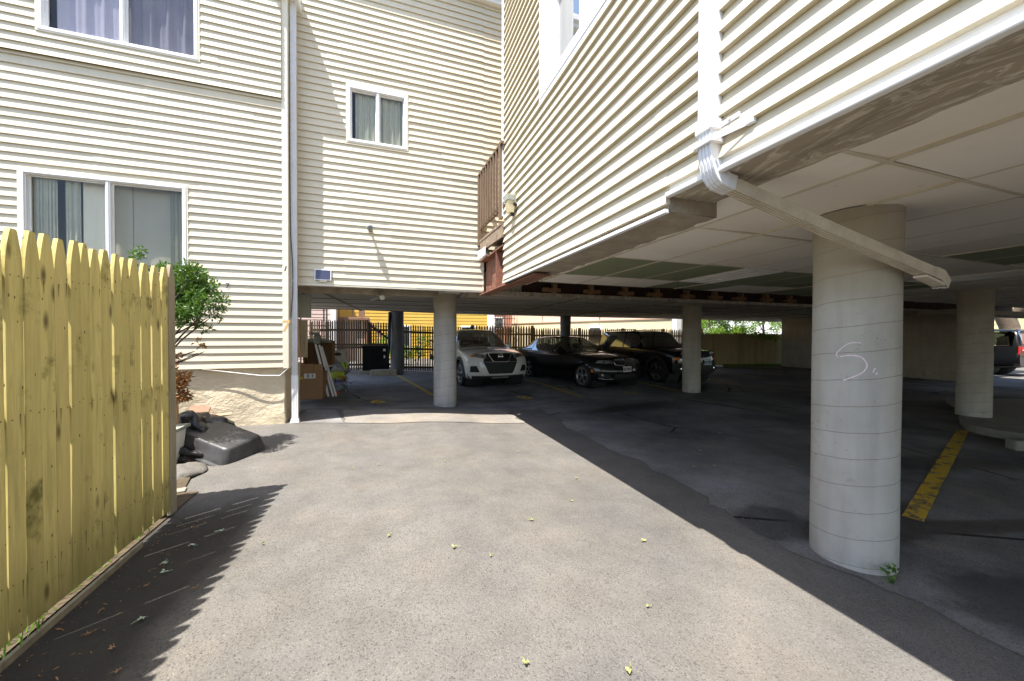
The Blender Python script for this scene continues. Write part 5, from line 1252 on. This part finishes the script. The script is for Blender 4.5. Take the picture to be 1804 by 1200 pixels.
for sg in (1, -1):
    bm = bmesh.new(); tube(bm, [c.S(2.35+.1*k, 4.99-.02*0, sg)+c.nrmS(2.35+.1*k, 4.97, sg)*.008 for k in range(34)], .008, 5); tube(bm, [c.S(2.35+.1*k, 4.03, sg)+c.nrmS(2.35+.1*k, 4.03, sg)*.008 for k in range(34)], .008, 5); finish('window_trim', bm, M['chrome'], c.e)
    c.fquad('headlight', [(.53*sg, .70), (1.0*sg, .72), (.995*sg, .89), (.54*sg, .86)], M['lens'], .010)
    bm = bmesh.new()
    for a_ in (.60, .80):
        p_ = c.F(a_*sg, .79)+c.nrmF(a_*sg, .79)*.014; lathe(bm, [(.001, .004), (.03, .004), (.042, 0)], 16, 0, Matrix.Translation(p_) @ c.nrmF(a_*sg, .79).to_track_quat('Z', 'Y').to_matrix().to_4x4())
    finish('projector_lens', bm, M['chrome'], c.e)
    # kidney
    a0, a1 = (.035, .50); pts = [(a0*sg, .66), (a0*sg, .87), (.08*sg, .91), (.43*sg, .91), (a1*sg, .84), (.45*sg, .68), (.38*sg, .63), (.08*sg, .63), (a0*sg, .66)]
    c.fquad('grille', [(a0*sg, .64), (.44*sg, .64), (a1*sg, .90), (a0*sg, .90)], M['black'], .006); c.fline('grille_trim', pts, .011, M['chrome'], .010)
    bm = bmesh.new()
    for k in range(8):
        a_ = (.08+.048*k)*sg; tube(bm, [c.F(a_, .66)+c.nrmF(a_, .66)*.010, c.F(a_, .78)+c.nrmF(a_, .78)*.012, c.F(a_, .87)+c.nrmF(a_, .87)*.010], .004, 4)
    finish('grille_slats', bm, M['alloy'], c.e)
    c.fquad('fog_recess', [(.52*sg, .16), (.90*sg, .20), (.88*sg, .36), (.58*sg, .32)], M['clad'], .004)
    c.fline('fog_trim', [(.50*sg, .17), (.66*sg, .15), (.92*sg, .18)], .009, M['chrome'], .012)
    p_ = c.F(.80*sg, .27)+c.nrmF(.80*sg, .27)*.014; bm = bmesh.new(); lathe(bm, [(.001, .003), (.04, .003), (.05, 0)], 16, 0, Matrix.Translation(p_) @ c.nrmF(.8*sg, .27).to_track_quat('Z', 'Y').to_matrix().to_4x4()); finish('fog_light', bm, M['chrome'], c.e)
    c.spatch('side_marker', .10, .28, 2.55, 2.9, M['amber'], (sg,), .006)
    bm = bmesh.new(); 
    for u in (3.50, 4.62): bar(bm, c.S(u, 3.55, sg)+c.nrmS(u, 3.55, sg)*.022, c.S(u+.18, 3.56, sg)+c.nrmS(u+.18, 3.55, sg)*.022, .016, .022)
    finish('door_handle', bm, M['paintk'], c.e)
c.fquad('lower_grille', [(-.42, .10), (.42, .10), (.46, .34), (-.46, .34)], M['clad'], .004)
c.plate(.49, 'KB·PS01', M['plate'])
p_ = c.F(0, .965)+c.nrmF(0, .95)*.006; bm = bmesh.new(); lathe(bm, [(.001, .006), (.033, .005), (.041, 0)], 18, 0, Matrix.Translation(p_) @ c.nrmF(0, .95).to_track_quat('Z', 'Y').to_matrix().to_4x4()); finish('emblem', bm, M['chrome'], c.e)
c.arches(M['paintk'], .012, 'wheel_arch', .002); c.wheels(5, .235, True, .74); c.mirrors(1.25, .95, .87, M['paintk'], (.19, .11, .12)); c.cabin(1.0, 3.5, .74, .34, (1.85, 2.75), 1.16)

# boxy black SUV
st = [
 (-.66, .34, .74, .82, .46, .83, .70, .80, .93, .74, 1.00, .40, 1.02, 1.025),
 (-.15, .28, .80, .865, .48, .87, .74, .845, .99, .78, 1.045, .42, 1.075, 1.08),
 (.62, .26, .80, .87, .48, .875, .78, .855, 1.03, .79, 1.075, .42, 1.10, 1.105),
 (1.12, .26, .80, .87, .48, .875, .79, .855, 1.045, .665, 1.555, .36, 1.605, 1.615),
 (1.9, .26, .80, .87, .48, .875, .79, .855, 1.055, .665, 1.60, .36, 1.645, 1.655),
 (2.9, .27, .80, .87, .48, .875, .80, .85, 1.065, .655, 1.595, .36, 1.645, 1.655),
 (3.35, .30, .78, .855, .50, .86, .80, .835, 1.075, .635, 1.57, .35, 1.62, 1.63),
 (3.52, .36, .74, .82, .52, .825, .80, .80, 1.06, .74, 1.12, .36, 1.15, 1.16)]
c = Car('parked_car', (8.98, 9.68, -.12), math.radians(0), 'boxy black SUV with round headlights half behind a column', M['paintk'], st, [-.78, -.83, -.84, -.83, -.80, -.76], 4.5, (0, 2.635, .35, .76), .43, 'cars parked under the building', 1.0)
c.body([(2.08, 2.96, 5.05, 7.1), (2.55, 3.72, 4.1, 4.9), (3.85, 4.92, 4.1, 4.9), (5.06, 5.9, 4.15, 4.88), (6.15, 6.92, 5.1, 7.1)])
c.screenpatch('windscreen', 2.05, 2.99, 5.05, M['carglassd']); c.screenpatch('rear_window', 6.12, 6.95, 5.1, M['carglassd'])
c.spatch('side_window', 2.5, 3.75, 4.07, 4.93, M['carglassd']); c.spatch('side_window', 3.82, 4.95, 4.07, 4.93, M['carglassd']); c.spatch('side_window', 5.03, 5.93, 4.12, 4.9, M['carglassd'])
for sg in (1, -1):
    p_ = c.F(.68*sg, .79)+c.nrmF(.68*sg, .79)*.008; bm = bmesh.new(); lathe(bm, [(.001, .022), (.05, .018), (.072, .006), (.078, -.01)], 24, 0, Matrix.Translation(p_) @ Matrix.Rotation(math.pi/2, 4, 'X')); finish('headlight', bm, M['lens'], c.e)
    bm = bmesh.new(); lathe(bm, [(.074, .006), (.090, .008), (.092, -.012)], 24, 0, Matrix.Translation(p_) @ Matrix.Rotation(math.pi/2, 4, 'X')); finish('headlight_ring', bm, M['clad'], c.e)
    c.fquad('turn_signal', [(.80*sg, .55), (.97*sg, .56), (.96*sg, .64), (.80*sg, .62)], M['amber'], .012)
    c.fquad('parking_lamp', [(.62*sg, .55), (.79*sg, .55), (.79*sg, .62), (.62*sg, .61)], M['lens'], .010)
    p_ = c.F(.72*sg, .28)+c.nrmF(.72*sg, .28)*.016; bm = bmesh.new(); lathe(bm, [(.001, .004), (.04, .003), (.055, 0)], 18, 0, Matrix.Translation(p_) @ Matrix.Rotation(math.pi/2, 4, 'X')); finish('fog_light', bm, M['chrome'], c.e)
    bm = bmesh.new(); tube(bm, [V((sg*.58, 1.35, 1.665)), V((sg*.58, 1.45, 1.70)), V((sg*.58, 3.0, 1.70)), V((sg*.58, 3.1, 1.665))], .017, 6); finish('roof_rail', bm, M['black'], c.e)
for k in range(7):
    a_ = -.42+.14*k; c.fquad('grille_slot', [(a_-.045, .70), (a_+.045, .70), (a_+.045, .90), (a_-.045, .90)], M['clad'], .006, nx=2, ny=3)
c.fquad('bumper', [(-1, .05), (1, .05), (1, .46), (-1, .46)], M['clad'], .022, nx=30)
c.plate(.47, 'AT·VC2', M['platebl'], .42)
c.spatch('sill_cladding', .4, 6.7, 1.0, 1.9, M['clad'], off=.008); c.arches(M['clad'], .075, out=.022); c.wheels(5, .225, False); c.mirrors(.98, 1.08, .86, M['black']); c.cabin(.8, 3.2, .7, .48, (1.6, 2.5), 1.42)
bm = bmesh.new(); c.spatch('side_sticker', 5.12, 5.24, 4.18, 4.34, M['label'], (-1,), .008)

# dark minivan outside on the right, seen from the rear quarter, and a car beyond the fence
st = [(-.60, .3, .78, .9, .45, .91, .7, .86, .92, .7, 1.0, .36, 1.03, 1.04), (.1, .24, .82, .95, .46, .96, .75, .93, 1.0, .82, 1.06, .42, 1.1, 1.11), (.7, .22, .82, .955, .46, .97, .78, .94, 1.04, .82, 1.10, .42, 1.14, 1.15),
      (1.5, .22, .82, .955, .46, .97, .8, .94, 1.06, .70, 1.62, .38, 1.69, 1.70), (2.4, .22, .82, .955, .46, .97, .8, .94, 1.07, .70, 1.67, .38, 1.74, 1.75), (3.4, .23, .82, .955, .46, .97, .8, .93, 1.08, .69, 1.66, .38, 1.735, 1.745),
      (3.95, .28, .80, .94, .48, .95, .8, .91, 1.08, .67, 1.62, .38, 1.70, 1.71), (4.12, .34, .78, .91, .5, .92, .8, .89, 1.06, .78, 1.15, .38, 1.18, 1.19)]
def van(name, loc, rz, label, paint, group, lamps=True, sc=1.0):
    c = Car(name, loc, rz, label, paint, st, [-.78, -.88, -.9, -.87, -.82, -.76], 3, (0, 3.05, .34, .84), .41, group, sc)
    c.body([(2.08, 2.96, 5, 7.1), (2.55, 3.7, 4.1, 4.92), (3.85, 4.9, 4.1, 4.92), (5.05, 5.9, 4.1, 4.92), (6.1, 6.9, 5.1, 7.1)], 6, 4)
    c.screenpatch('windscreen', 2.05, 3, 5, M['carglassd']); c.screenpatch('rear_window', 6.08, 6.93, 5.1, M['carglassd'])
    for a_, b_ in ((2.5, 3.73), (3.82, 4.93), (5.02, 5.93)): c.spatch('side_window', a_, b_, 4.07, 4.95, M['carglassd'])
    for sg in (1, -1):
        c.spatch('tail_light', 6.62, 7.0, 3.0, 4.15, M['redlens'], (sg,), .014); bm = bmesh.new(); box(bm, (sg*.60-.2, 4.10, .86), (sg*.60+.2, 4.135, 1.06), 0, .02); finish('tail_light', bm, M['redlens'], c.e)
        bm = bmesh.new(); box(bm, (sg*.62-.17, 4.136, .93), (sg*.62+.17, 4.146, .965), 0, .004); finish('reversing_lamp', bm, M['white'], c.e)
    bm = bmesh.new(); box(bm, (-.36, 4.0, 1.685), (.36, 4.18, 1.72), 0, .02); finish('spoiler', bm, paint, c.e)
    c.arches(paint, .02, 'wheel_arch', .003); c.wheels(6, .22, False); c.mirrors(1.15, 1.08, .94, paint); c.cabin(1.0, 3.9, .76, .4, (1.8, 2.7), 1.35)
    return c
van('parked_minivan', (23.3, 11.15, -.09), math.radians(180), 'dark minivan with a red tail light standing beyond the right column', M['paintk'], None)
van('parked_car', (3.6, 23.0, -.09), math.radians(180), 'grey car with red lights glimpsed through the dark back fence', M['paintr'], None)

# ------------------------------------------------------------------ neighbouring houses, trees
def lap(bm, a, b, z0, z1, st_, n, mi=0):
    a, b, n = V(a), V(b), V(n); z = z0
    while z < z1-1e-3:
        zt = min(z+st_, z1); P = lambda q, o, zz: (q.x+n.x*o, q.y+n.y*o, zz)
        quad(bm, P(a, .014, z), P(b, .014, z), P(b, 0, zt), P(a, 0, zt), mi=mi); quad(bm, P(a, .014, z), P(a, -.01, z), P(b, -.01, z), P(b, .014, z), mi=mi); z = zt
h = empty('yellow_house', (2, 24, 0), label='bright yellow clapboard house beyond the back fence, with white corner board', cat='house')
bm = bmesh.new(); lap(bm, (-3.4, 24, 0), (6.55, 24, 0), -.1, 6, .20, (0, -1, 0)); rel(finish('wall', bm, M['yhouse'], h), h)
bm = bmesh.new(); box(bm, (-3.4, 24.02, -.1), (6.5, 30, 6)); rel(finish('core', bm, M['yhouse'], h), h)
bm = bmesh.new(); box(bm, (6.50, 23.93, -.1), (6.95, 24.2, 6), 0, .01); rel(finish('corner_board', bm, M['white'], h), h)
bm = bmesh.new(); box(bm, (-2.3, 23.7, 6), (7, 30.2, 6.2)); rel(finish('roof', bm, M['roofing'], h), h)
for x in (1.05, 3.7, 5.2):
    bm = bmesh.new(); box(bm, (x-.5, 23.93, .2), (x+.5, 23.98, 1.98), 0, .01); o = rel(finish('window', bm, M['white'], h), h)
    bm = bmesh.new(); box(bm, (x-.42, 23.92, .3), (x+.42, 23.929, 1.88)); rel(finish('pane', bm, M['darkglass'], o), h)
h = empty('brown_porch', (-1.6, 21.5, 0), label='brown wooden porch with railing in front of the yellow house', cat='porch')
bm = bmesh.new(); box(bm, (-2.26, 21.4, -.1), (-1.95, 21.55, 2.30), 0, .01); box(bm, (-2.0, 21.2, 2.16), (-.75, 22.6, 2.30), 0, .01); box(bm, (-.95, 21.35, -.1), (-.75, 21.55, 2.2), 0, .01); rel(finish('frame', bm, M['porch'], h), h)
bm = bmesh.new()
for k in range(8): box(bm, (-1.94+.125*k, 21.42, -.1), (-1.82+.125*k, 21.46, 2.155), 0, .004)
rel(finish('skirt_boards', bm, M['porchpale'], h), h)
bm = bmesh.new(); bar(bm, (-2.3, 21.4, 2.75), (-.9, 21.4, 2.75), .05, .09)
for x in (-2.2, -1.55): bar(bm, (x, 21.4, 2.3), (x, 21.4, 3.3), .05, .05, (0, 1, 0))
box(bm, (-1.25, 21.3, 2.30), (-.95, 21.5, 4.0), 0, .01); rel(finish('railing', bm, M['porch'], h), h)
bm = bmesh.new(); bar(bm, (-.8, 21.3, 2.1), (1.0, 21.0, .2), .06, .2); rel(finish('stair_stringer', bm, M['porch'], h), h)
h = empty('pink_house', (-4, 20.5, 0), label='pale pink house at far left beyond the back fence, white corner post', cat='house')
bm = bmesh.new(); lap(bm, (-7.5, 21, 0), (-2.55, 21, 0), -.1, 5.5, .28, (0, -1, 0)); box(bm, (-7.5, 21.02, -.1), (-2.58, 23.5, 5.5)); rel(finish('wall', bm, M['pinkwall'], h), h)
bm = bmesh.new(); box(bm, (-2.53, 20.85, -.1), (-2.28, 21.1, 5.5), 0, .01); rel(finish('corner_post', bm, M['white'], h), h)
bm = bmesh.new()
for x in (-4.0, -3.75, -2.75, -2.62): bar(bm, (x, 20.2, -.1), (x, 20.2, 4), .06, .06, (0, 1, 0))
for z in (.6, 1.2, 1.8, 2.2, 2.55, 2.9): bar(bm, (-4.2, 20.2, z), (-2.62, 20.2, z), .03, .03)
bar(bm, (-3.9, 20.1, 3.1), (-3.3, 20.1, 2.6), .05, .05); bar(bm, (-3.6, 20.1, 2.7), (-3.6, 20.1, 3.2), .04, .04, (0, 1, 0)); tag(finish('iron_stair', bm, M['iron']), 'black iron outdoor stair in front of the pink house', 'stair')
h = empty('brick_house', (9.5, 30, 0), label='red brick house with a fire escape between the yellow house and the peach wall', cat='house')
bm = bmesh.new(); box(bm, (7.2, 30, -.1), (12, 36, 7)); rel(finish('wall', bm, M['brick'], h), h)
for x, z in ((9.1, 1.9), (9.1, 3.2), (11.1, 1.3), (11.0, 3.0)):
    bm = bmesh.new(); box(bm, (x-.42, 29.93, z), (x+.42, 29.99, z+1.0), 0, .01); o = rel(finish('window', bm, M['white'], h), h); bm = bmesh.new(); box(bm, (x-.33, 29.92, z+.08), (x+.33, 29.929, z+.92)); rel(finish('pane', bm, M['darkglass'], o), h)
bm = bmesh.new(); rr_ = random.Random(4)
for k in range(12): bar(bm, (8.0+.2*k, 29.2, 1.6), (8.0+.2*k, 29.2, 4.2), .03, .03, (0, 1, 0))
for z in (1.7, 2.3, 2.75, 3.2): bar(bm, (8.0, 29.2, z), (10.3, 29.2, z), .05, .05)
bar(bm, (8.1, 29.1, 1.6), (10, 29.1, 3.6), .12, .05); rel(finish('fire_escape', bm, M['iron'], h), h)
h = empty('peach_house', (13, 22, 0), label='long low wall, peach above and cream below, behind the back fence', cat='house')
a, b = V((10.3, 30.0, 0)), V((15.7, 17.4, 0)); dd = (b-a).normalized(); nn = V((dd.y, -dd.x, 0)); nn = nn if nn.dot(V((-1, -1, 0))) > 0 else -nn
bm = bmesh.new()
for (z0, z1, mi, o_) in ((-.1, 2.34, 1, .05), (2.42, 6, 0, 0)):
    P = [a+nn*o_, b+nn*o_, b-nn*3, a-nn*3]
    lo = [bm.verts.new((q.x, q.y, z0)) for q in P]; hi = [bm.verts.new((q.x, q.y, z1)) for q in P]
    for i in range(4): bm.faces.new((lo[i], lo[(i+1) % 4], hi[(i+1) % 4], hi[i])).material_index = mi
    bm.faces.new(hi).material_index = mi
rel(finish('wall', bm, [M['peach'], M['cream']], h), h)
bm = bmesh.new(); bar(bm, a+nn*.06+V((0, 0, 2.38)), b+nn*.06+V((0, 0, 2.38)), .10, .07); rel(finish('ledge', bm, M['porchpale'], h), h)
q = a.lerp(b, .62)+nn*.1; bm = bmesh.new(); bar(bm, q-dd*.5+V((0, 0, 1.55)), q+dd*.5+V((0, 0, 1.55)), .10, .9, bev=.01); o = rel(finish('window', bm, M['white'], h), h); bm = bmesh.new(); bar(bm, q-dd*.42+nn*.055+V((0, 0, 1.5)), q+dd*.42+nn*.055+V((0, 0, 1.5)), .01, .8); rel(finish('pane', bm, M['darkglass'], o), h)
bm = bmesh.new(); box(bm, (15.65, 17.0, -.1), (16.0, 17.35, 3.2), 0, .01); rel(finish('corner_post', bm, M['white'], h), h)
bm = bmesh.new(); tube(bm, spl([(11.6, 26.8, 3.6), (11.7, 26.75, 2.6), (11.65, 26.7, 1.2)], 5), .03, 6); rel(finish('hanging_cable', bm, M['iron'], h), h); bm = bmesh.new(); tube(bm, spl([(13.6, 22, 3.4), (13.75, 21.9, 2.4), (13.65, 21.85, 1.3)], 5), .03, 6); rel(finish('hanging_cable', bm, M['iron'], h), h)
h = empty('white_house', (26, 26, 0), label='white clapboard house glimpsed through the bright leaves at the far right', cat='house')
bm = bmesh.new(); lap(bm, (22, 26, 0), (40, 21, 0), -.1, 5, .2, (-.26, -.97, 0)); box(bm, (22.2, 26.6, -.1), (39, 32, 5)); rel(finish('wall', bm, M['white'], h), h)
h = empty('pale_yellow_house', (42, 14, 0), label='pale yellow house above the roof of the dark minivan', cat='house')
bm = bmesh.new(); lap(bm, (36.0, 16.5, 0), (36.0, 11.85, 0), -.1, 6, .28, (-1, 0, 0)); box(bm, (36.05, 11.9, -.1), (42, 18, 6)); rel(finish('wall', bm, M['paleyellow'], h), h)
h = empty('far_brick_house', (50, 8, 0), label='distant red brick house with white window bands at the right edge', cat='house')
bm = bmesh.new(); box(bm, (46, -2, -.1), (52, 14, 9)); rel(finish('wall', bm, M['brick'], h), h)
for z in (1.2, 3.4, 5.6):
    bm = bmesh.new(); box(bm, (45.93, 2, z), (45.99, 13, z+.35), 0, .01); rel(finish('window_band', bm, M['white'], h), h)
    for k in range(5): 
        bm = bmesh.new(); box(bm, (45.94, 3+2*k, z+.4), (45.99, 4.1+2*k, z+1.7)); rel(finish('window', bm, M['darkglass'], h), h)
def tree(name, x, y, h_, r_, label, cs, n, mat, L=.11, wd=.07, seed=1, trunk=.12):
    e = empty(name, (x, y, 0), label=label, cat='tree' if trunk > .08 else 'bush'); rnd = random.Random(seed)
    bm = bmesh.new(); leaves(bm, n, clumps(cs), L, wd, rnd, -.1, .2); rel(finish('foliage', bm, mat, e), e)
    bm = bmesh.new(); tube(bm, spl([(x, y, -.1), (x+.1, y, h_*.4), (x-.05, y, h_*.75)], 5), [trunk]*6+[trunk*.7]*5, 8)
    for k in range(9):
        c_ = cs[rnd.randrange(len(cs))]; z0 = rnd.uniform(.3, .7)*h_; tube(bm, [(x+.05, y, z0), ((x+c_[0])/2, (y+c_[1])/2, (z0+c_[2])/2+.15), c_[:3]], [trunk*.4, trunk*.25, trunk*.1], 6)
    rel(finish('trunk', bm, M['bark'], e), e); return e
rt = random.Random(41)
cs = [(rt.uniform(18.4, 22.6), rt.uniform(18.0, 19.6), rt.uniform(1.2, 3.4), rt.uniform(.25, .55)) for _ in range(50)]
tree('leafy_bush', 20.0, 18.8, 3.2, 1, 'dense bright green bush rising behind the closed board fence', cs, 17000, M['leafb'], .10, .07, 5, .06)
cs = [(rt.uniform(22.0, 25.5), rt.uniform(17.2, 18.6), rt.uniform(1.3, 3.2), rt.uniform(.15, .38)) for _ in range(30)]
cs += [(17.0+.25*k, 12.75+.1*rt.random(), 1.33-.05*k+.07*rt.random(), .14) for k in range(-3, 4)]
tree('leafy_tree', 23.4, 17.8, 3.4, 1, 'loose green tree with a spray of leaves hanging over the board fence', cs, 3600, M['leafb'], .10, .07, 6, .09)
cs = [(rt.uniform(-1, 3.2), rt.uniform(17.6, 19), rt.uniform(.3, 1.2), .35) for _ in range(16)]
tree('leafy_bush', 1.5, 18.3, 1.2, 1, 'low green bush seen between the dark pickets by the dark column', cs, 1700, M['leafb'], .12, .08, 7, .03)
cs = [(rt.uniform(31, 34), rt.uniform(5.5, 9.5), rt.uniform(.4, 2.2), .5) for _ in range(22)]
tree('leafy_bush', 32.5, 7.5, 2, 1, 'green bush beside the dark minivan at the right edge', cs, 2200, M['leafb'], .16, .11, 8, .05)
bm = bmesh.new(); e = empty('street_tree', (31, 10.2, 0), label='bare pale tree trunk rising behind the dark minivan', cat='tree')
tube(bm, spl([(31, 10.2, -.1), (31.1, 10.1, 1.6), (30.95, 10.3, 3), (31.2, 10.0, 6)], 6), [.42]*6+[.36]*6+[.3]*6+[.22], 12); tube(bm, spl([(31.0, 10.2, 2.2), (31.1, 9.5, 3.4), (31.2, 8.8, 6)], 5), .2, 10); rel(finish('trunk', bm, M['bark'], e), e)
cs = [(31+rt.uniform(-2, 2), 9.8+rt.uniform(-2, 2), rt.uniform(5, 8), .8) for _ in range(14)]
bm = bmesh.new(); leaves(bm, 1500, clumps(cs), .2, .14, rt); rel(finish('crown', bm, M['leafb'], e), e)
# weeds along the board fence
bm = bmesh.new()
for _ in range(1500):
    u = rt.random(); x = 15.2+3.6*u; y = 13.55-.55*u+rt.uniform(-.15, .05); hh = rt.uniform(.03, .15); aa = rt.uniform(0, 6.28); cc = V((x, y, -.09)); bm.faces.new((bm.verts.new(cc+V((.015, 0, 0))), bm.verts.new(cc-V((.015, 0, 0))), bm.verts.new(cc+V((math.cos(aa)*.05, math.sin(aa)*.05, hh)))))
tag(finish('weeds', bm, M['grass']), kind='stuff')
bm = bmesh.new(); sp = clumps([(2.93, 1.395, -.105, .03), (2.95, 1.39, -.085, .025)]); leaves(bm, 26, sp, .035, .022, rt, .5); tag(finish('weed_sprig', bm, M['leaf']), 'tiny green weed sprouting at the foot of the nearest column', 'weed')

# ------------------------------------------------------------------ fallen leaves and grit
def fallen(x, y, s, mat, label, group, seed):
    rnd = random.Random(seed); bm = bmesh.new(); a0 = rnd.uniform(0, 6.28); z = gz(x, y)+.012
    lob = rnd.choice((3, 5)); c = bm.verts.new((x, y, z+.004)); P = []
    for k in range(lob*4):
        a = a0+2*math.pi*k/(lob*4); rad = s*(.35+.65*abs(math.cos(a*lob/2))**1.3)*(.7+.5*rnd.random()); P.append(bm.verts.new((x+math.cos(a)*rad, y+math.sin(a)*rad*.8, z+rnd.uniform(-.002, .010))))
    for k in range(len(P)): bm.faces.new((c, P[k], P[(k+1) % len(P)]))
    tube(bm, [(x, y, z+.002), (x+math.cos(a0)*s*1.3, y+math.sin(a0)*s*1.3, z+.001), (x+math.cos(a0+.2)*s*1.9, y+math.sin(a0+.2)*s*1.9, z+.003)], .0016, 4)
    o = finish('fallen_leaf', bm, mat); tag(o, label, 'leaf', group)
pts = [(-.74, 2.78), (.03, 2.62), (.42, 2.35), (.62, 2.20), (1.57, 4.35), (1.88, 3.42), (.62, 4.03), (.95, 4.1), (2.22, 5.95), (-.3, 4.05), (-.05, 4.1), (1.05, 2.6), (1.55, 2.9), (.55, 1.42), (.95, 1.28), (1.3, 1.6), (.2, 1.25), (1.75, 2.2)]
for i, (x, y) in enumerate(pts): fallen(x, y, .013+.008*((i*7) % 3)/2, M['fallen'], 'small yellow green fallen leaf lying on the sunlit driveway asphalt', 'green leaves on the driveway', i)
for i, (x, y) in enumerate([(-1.05, 3.05), (-1.22, 2.72), (-1.18, 2.62), (-1.08, 2.22), (-1.16, 2.9)]): fallen(x, y, .022, M['paleleaf'], 'pale green fallen leaf in the shadow beside the picket fence', 'pale leaves in the fence shadow', 50+i)
for i, (x, y) in enumerate([(-1.1, 2.05), (-1.25, 2.18), (-.95, 2.4), (-1.0, 1.9), (-1.3, 2.35), (-1.2, 2.5)]): fallen(x, y, .013, M['deadleaf'], 'small dry brown leaf in the shadow beside the picket fence', 'brown leaves in the fence shadow', 80+i)
for i, (x, y) in enumerate([(3.9, 3.8), (3.6, 3.3), (4.9, 4.4), (5.6, 1.7), (3.35, 3.35), (4.4, 3.0), (3.75, 1.0), (5.3, 6.1)]): fallen(x, y, .026, M['fallen'], 'yellowish fallen leaf on the shaded garage floor', 'leaves on the garage floor', 120+i)
bm = bmesh.new(); rs = random.Random(99)
for _ in range(260):
    x = rs.uniform(-1.3, 2.3); y = rs.uniform(.9, 5.8); s = rs.uniform(.0015, .0045); z = gz(x, y)+.002
    m = Matrix.Translation((x, y, z+s*.3)) @ Matrix.Rotation(rs.uniform(0, 6), 4, 'Z') @ Matrix.Diagonal((1, .8, .5, 1)); bmesh.ops.create_icosphere(bm, subdivisions=1, radius=s, matrix=m)
for _ in range(180):
    x = rs.uniform(3, 9); y = rs.uniform(1, 8); s = rs.uniform(.002, .006); z = gz(x, y)+.005
    m = Matrix.Translation((x, y, z+s*.3)) @ Matrix.Diagonal((1, .8, .5, 1)); bmesh.ops.create_icosphere(bm, subdivisions=1, radius=s, matrix=m)
for _ in range(420):
    y = rs.uniform(.4, 6.6); x = 2.80+max(0, (y-3.2))*.06+rs.gauss(0, .07); s = rs.uniform(.002, .0055); z = gz(x, y)+.005
    m = Matrix.Translation((x, y, z+s*.3)) @ Matrix.Diagonal((1, .8, .6, 1)); bmesh.ops.create_icosphere(bm, subdivisions=1, radius=s, matrix=m)
tag(finish('grit', bm, M['gritmat']), kind='stuff')
bm = bmesh.new()
for _ in range(170):
    y = rs.uniform(1.0, 3.3); x = -1.44+abs(rs.gauss(0, .06))+(.16 if rs.random() < .35 else 0)+.02*math.sin(y*9); z = gz(x, y)+.006; a = rs.uniform(0, 6.28); l_ = rs.uniform(.005, .014); q = V((x, y, z)); d_ = V((math.cos(a), math.sin(a), rs.uniform(0, .3)))*l_; n_ = V((-math.sin(a), math.cos(a), 0))*l_*.22
    bm.faces.new([bm.verts.new(v_) for v_ in (q-d_, q+n_, q+d_, q-n_)])
tag(finish('leaf_litter', bm, M['deadleaf']), kind='stuff')
for o in S.objects:
    if o.type == 'MESH' and o.name.startswith(('fallen',)): pass
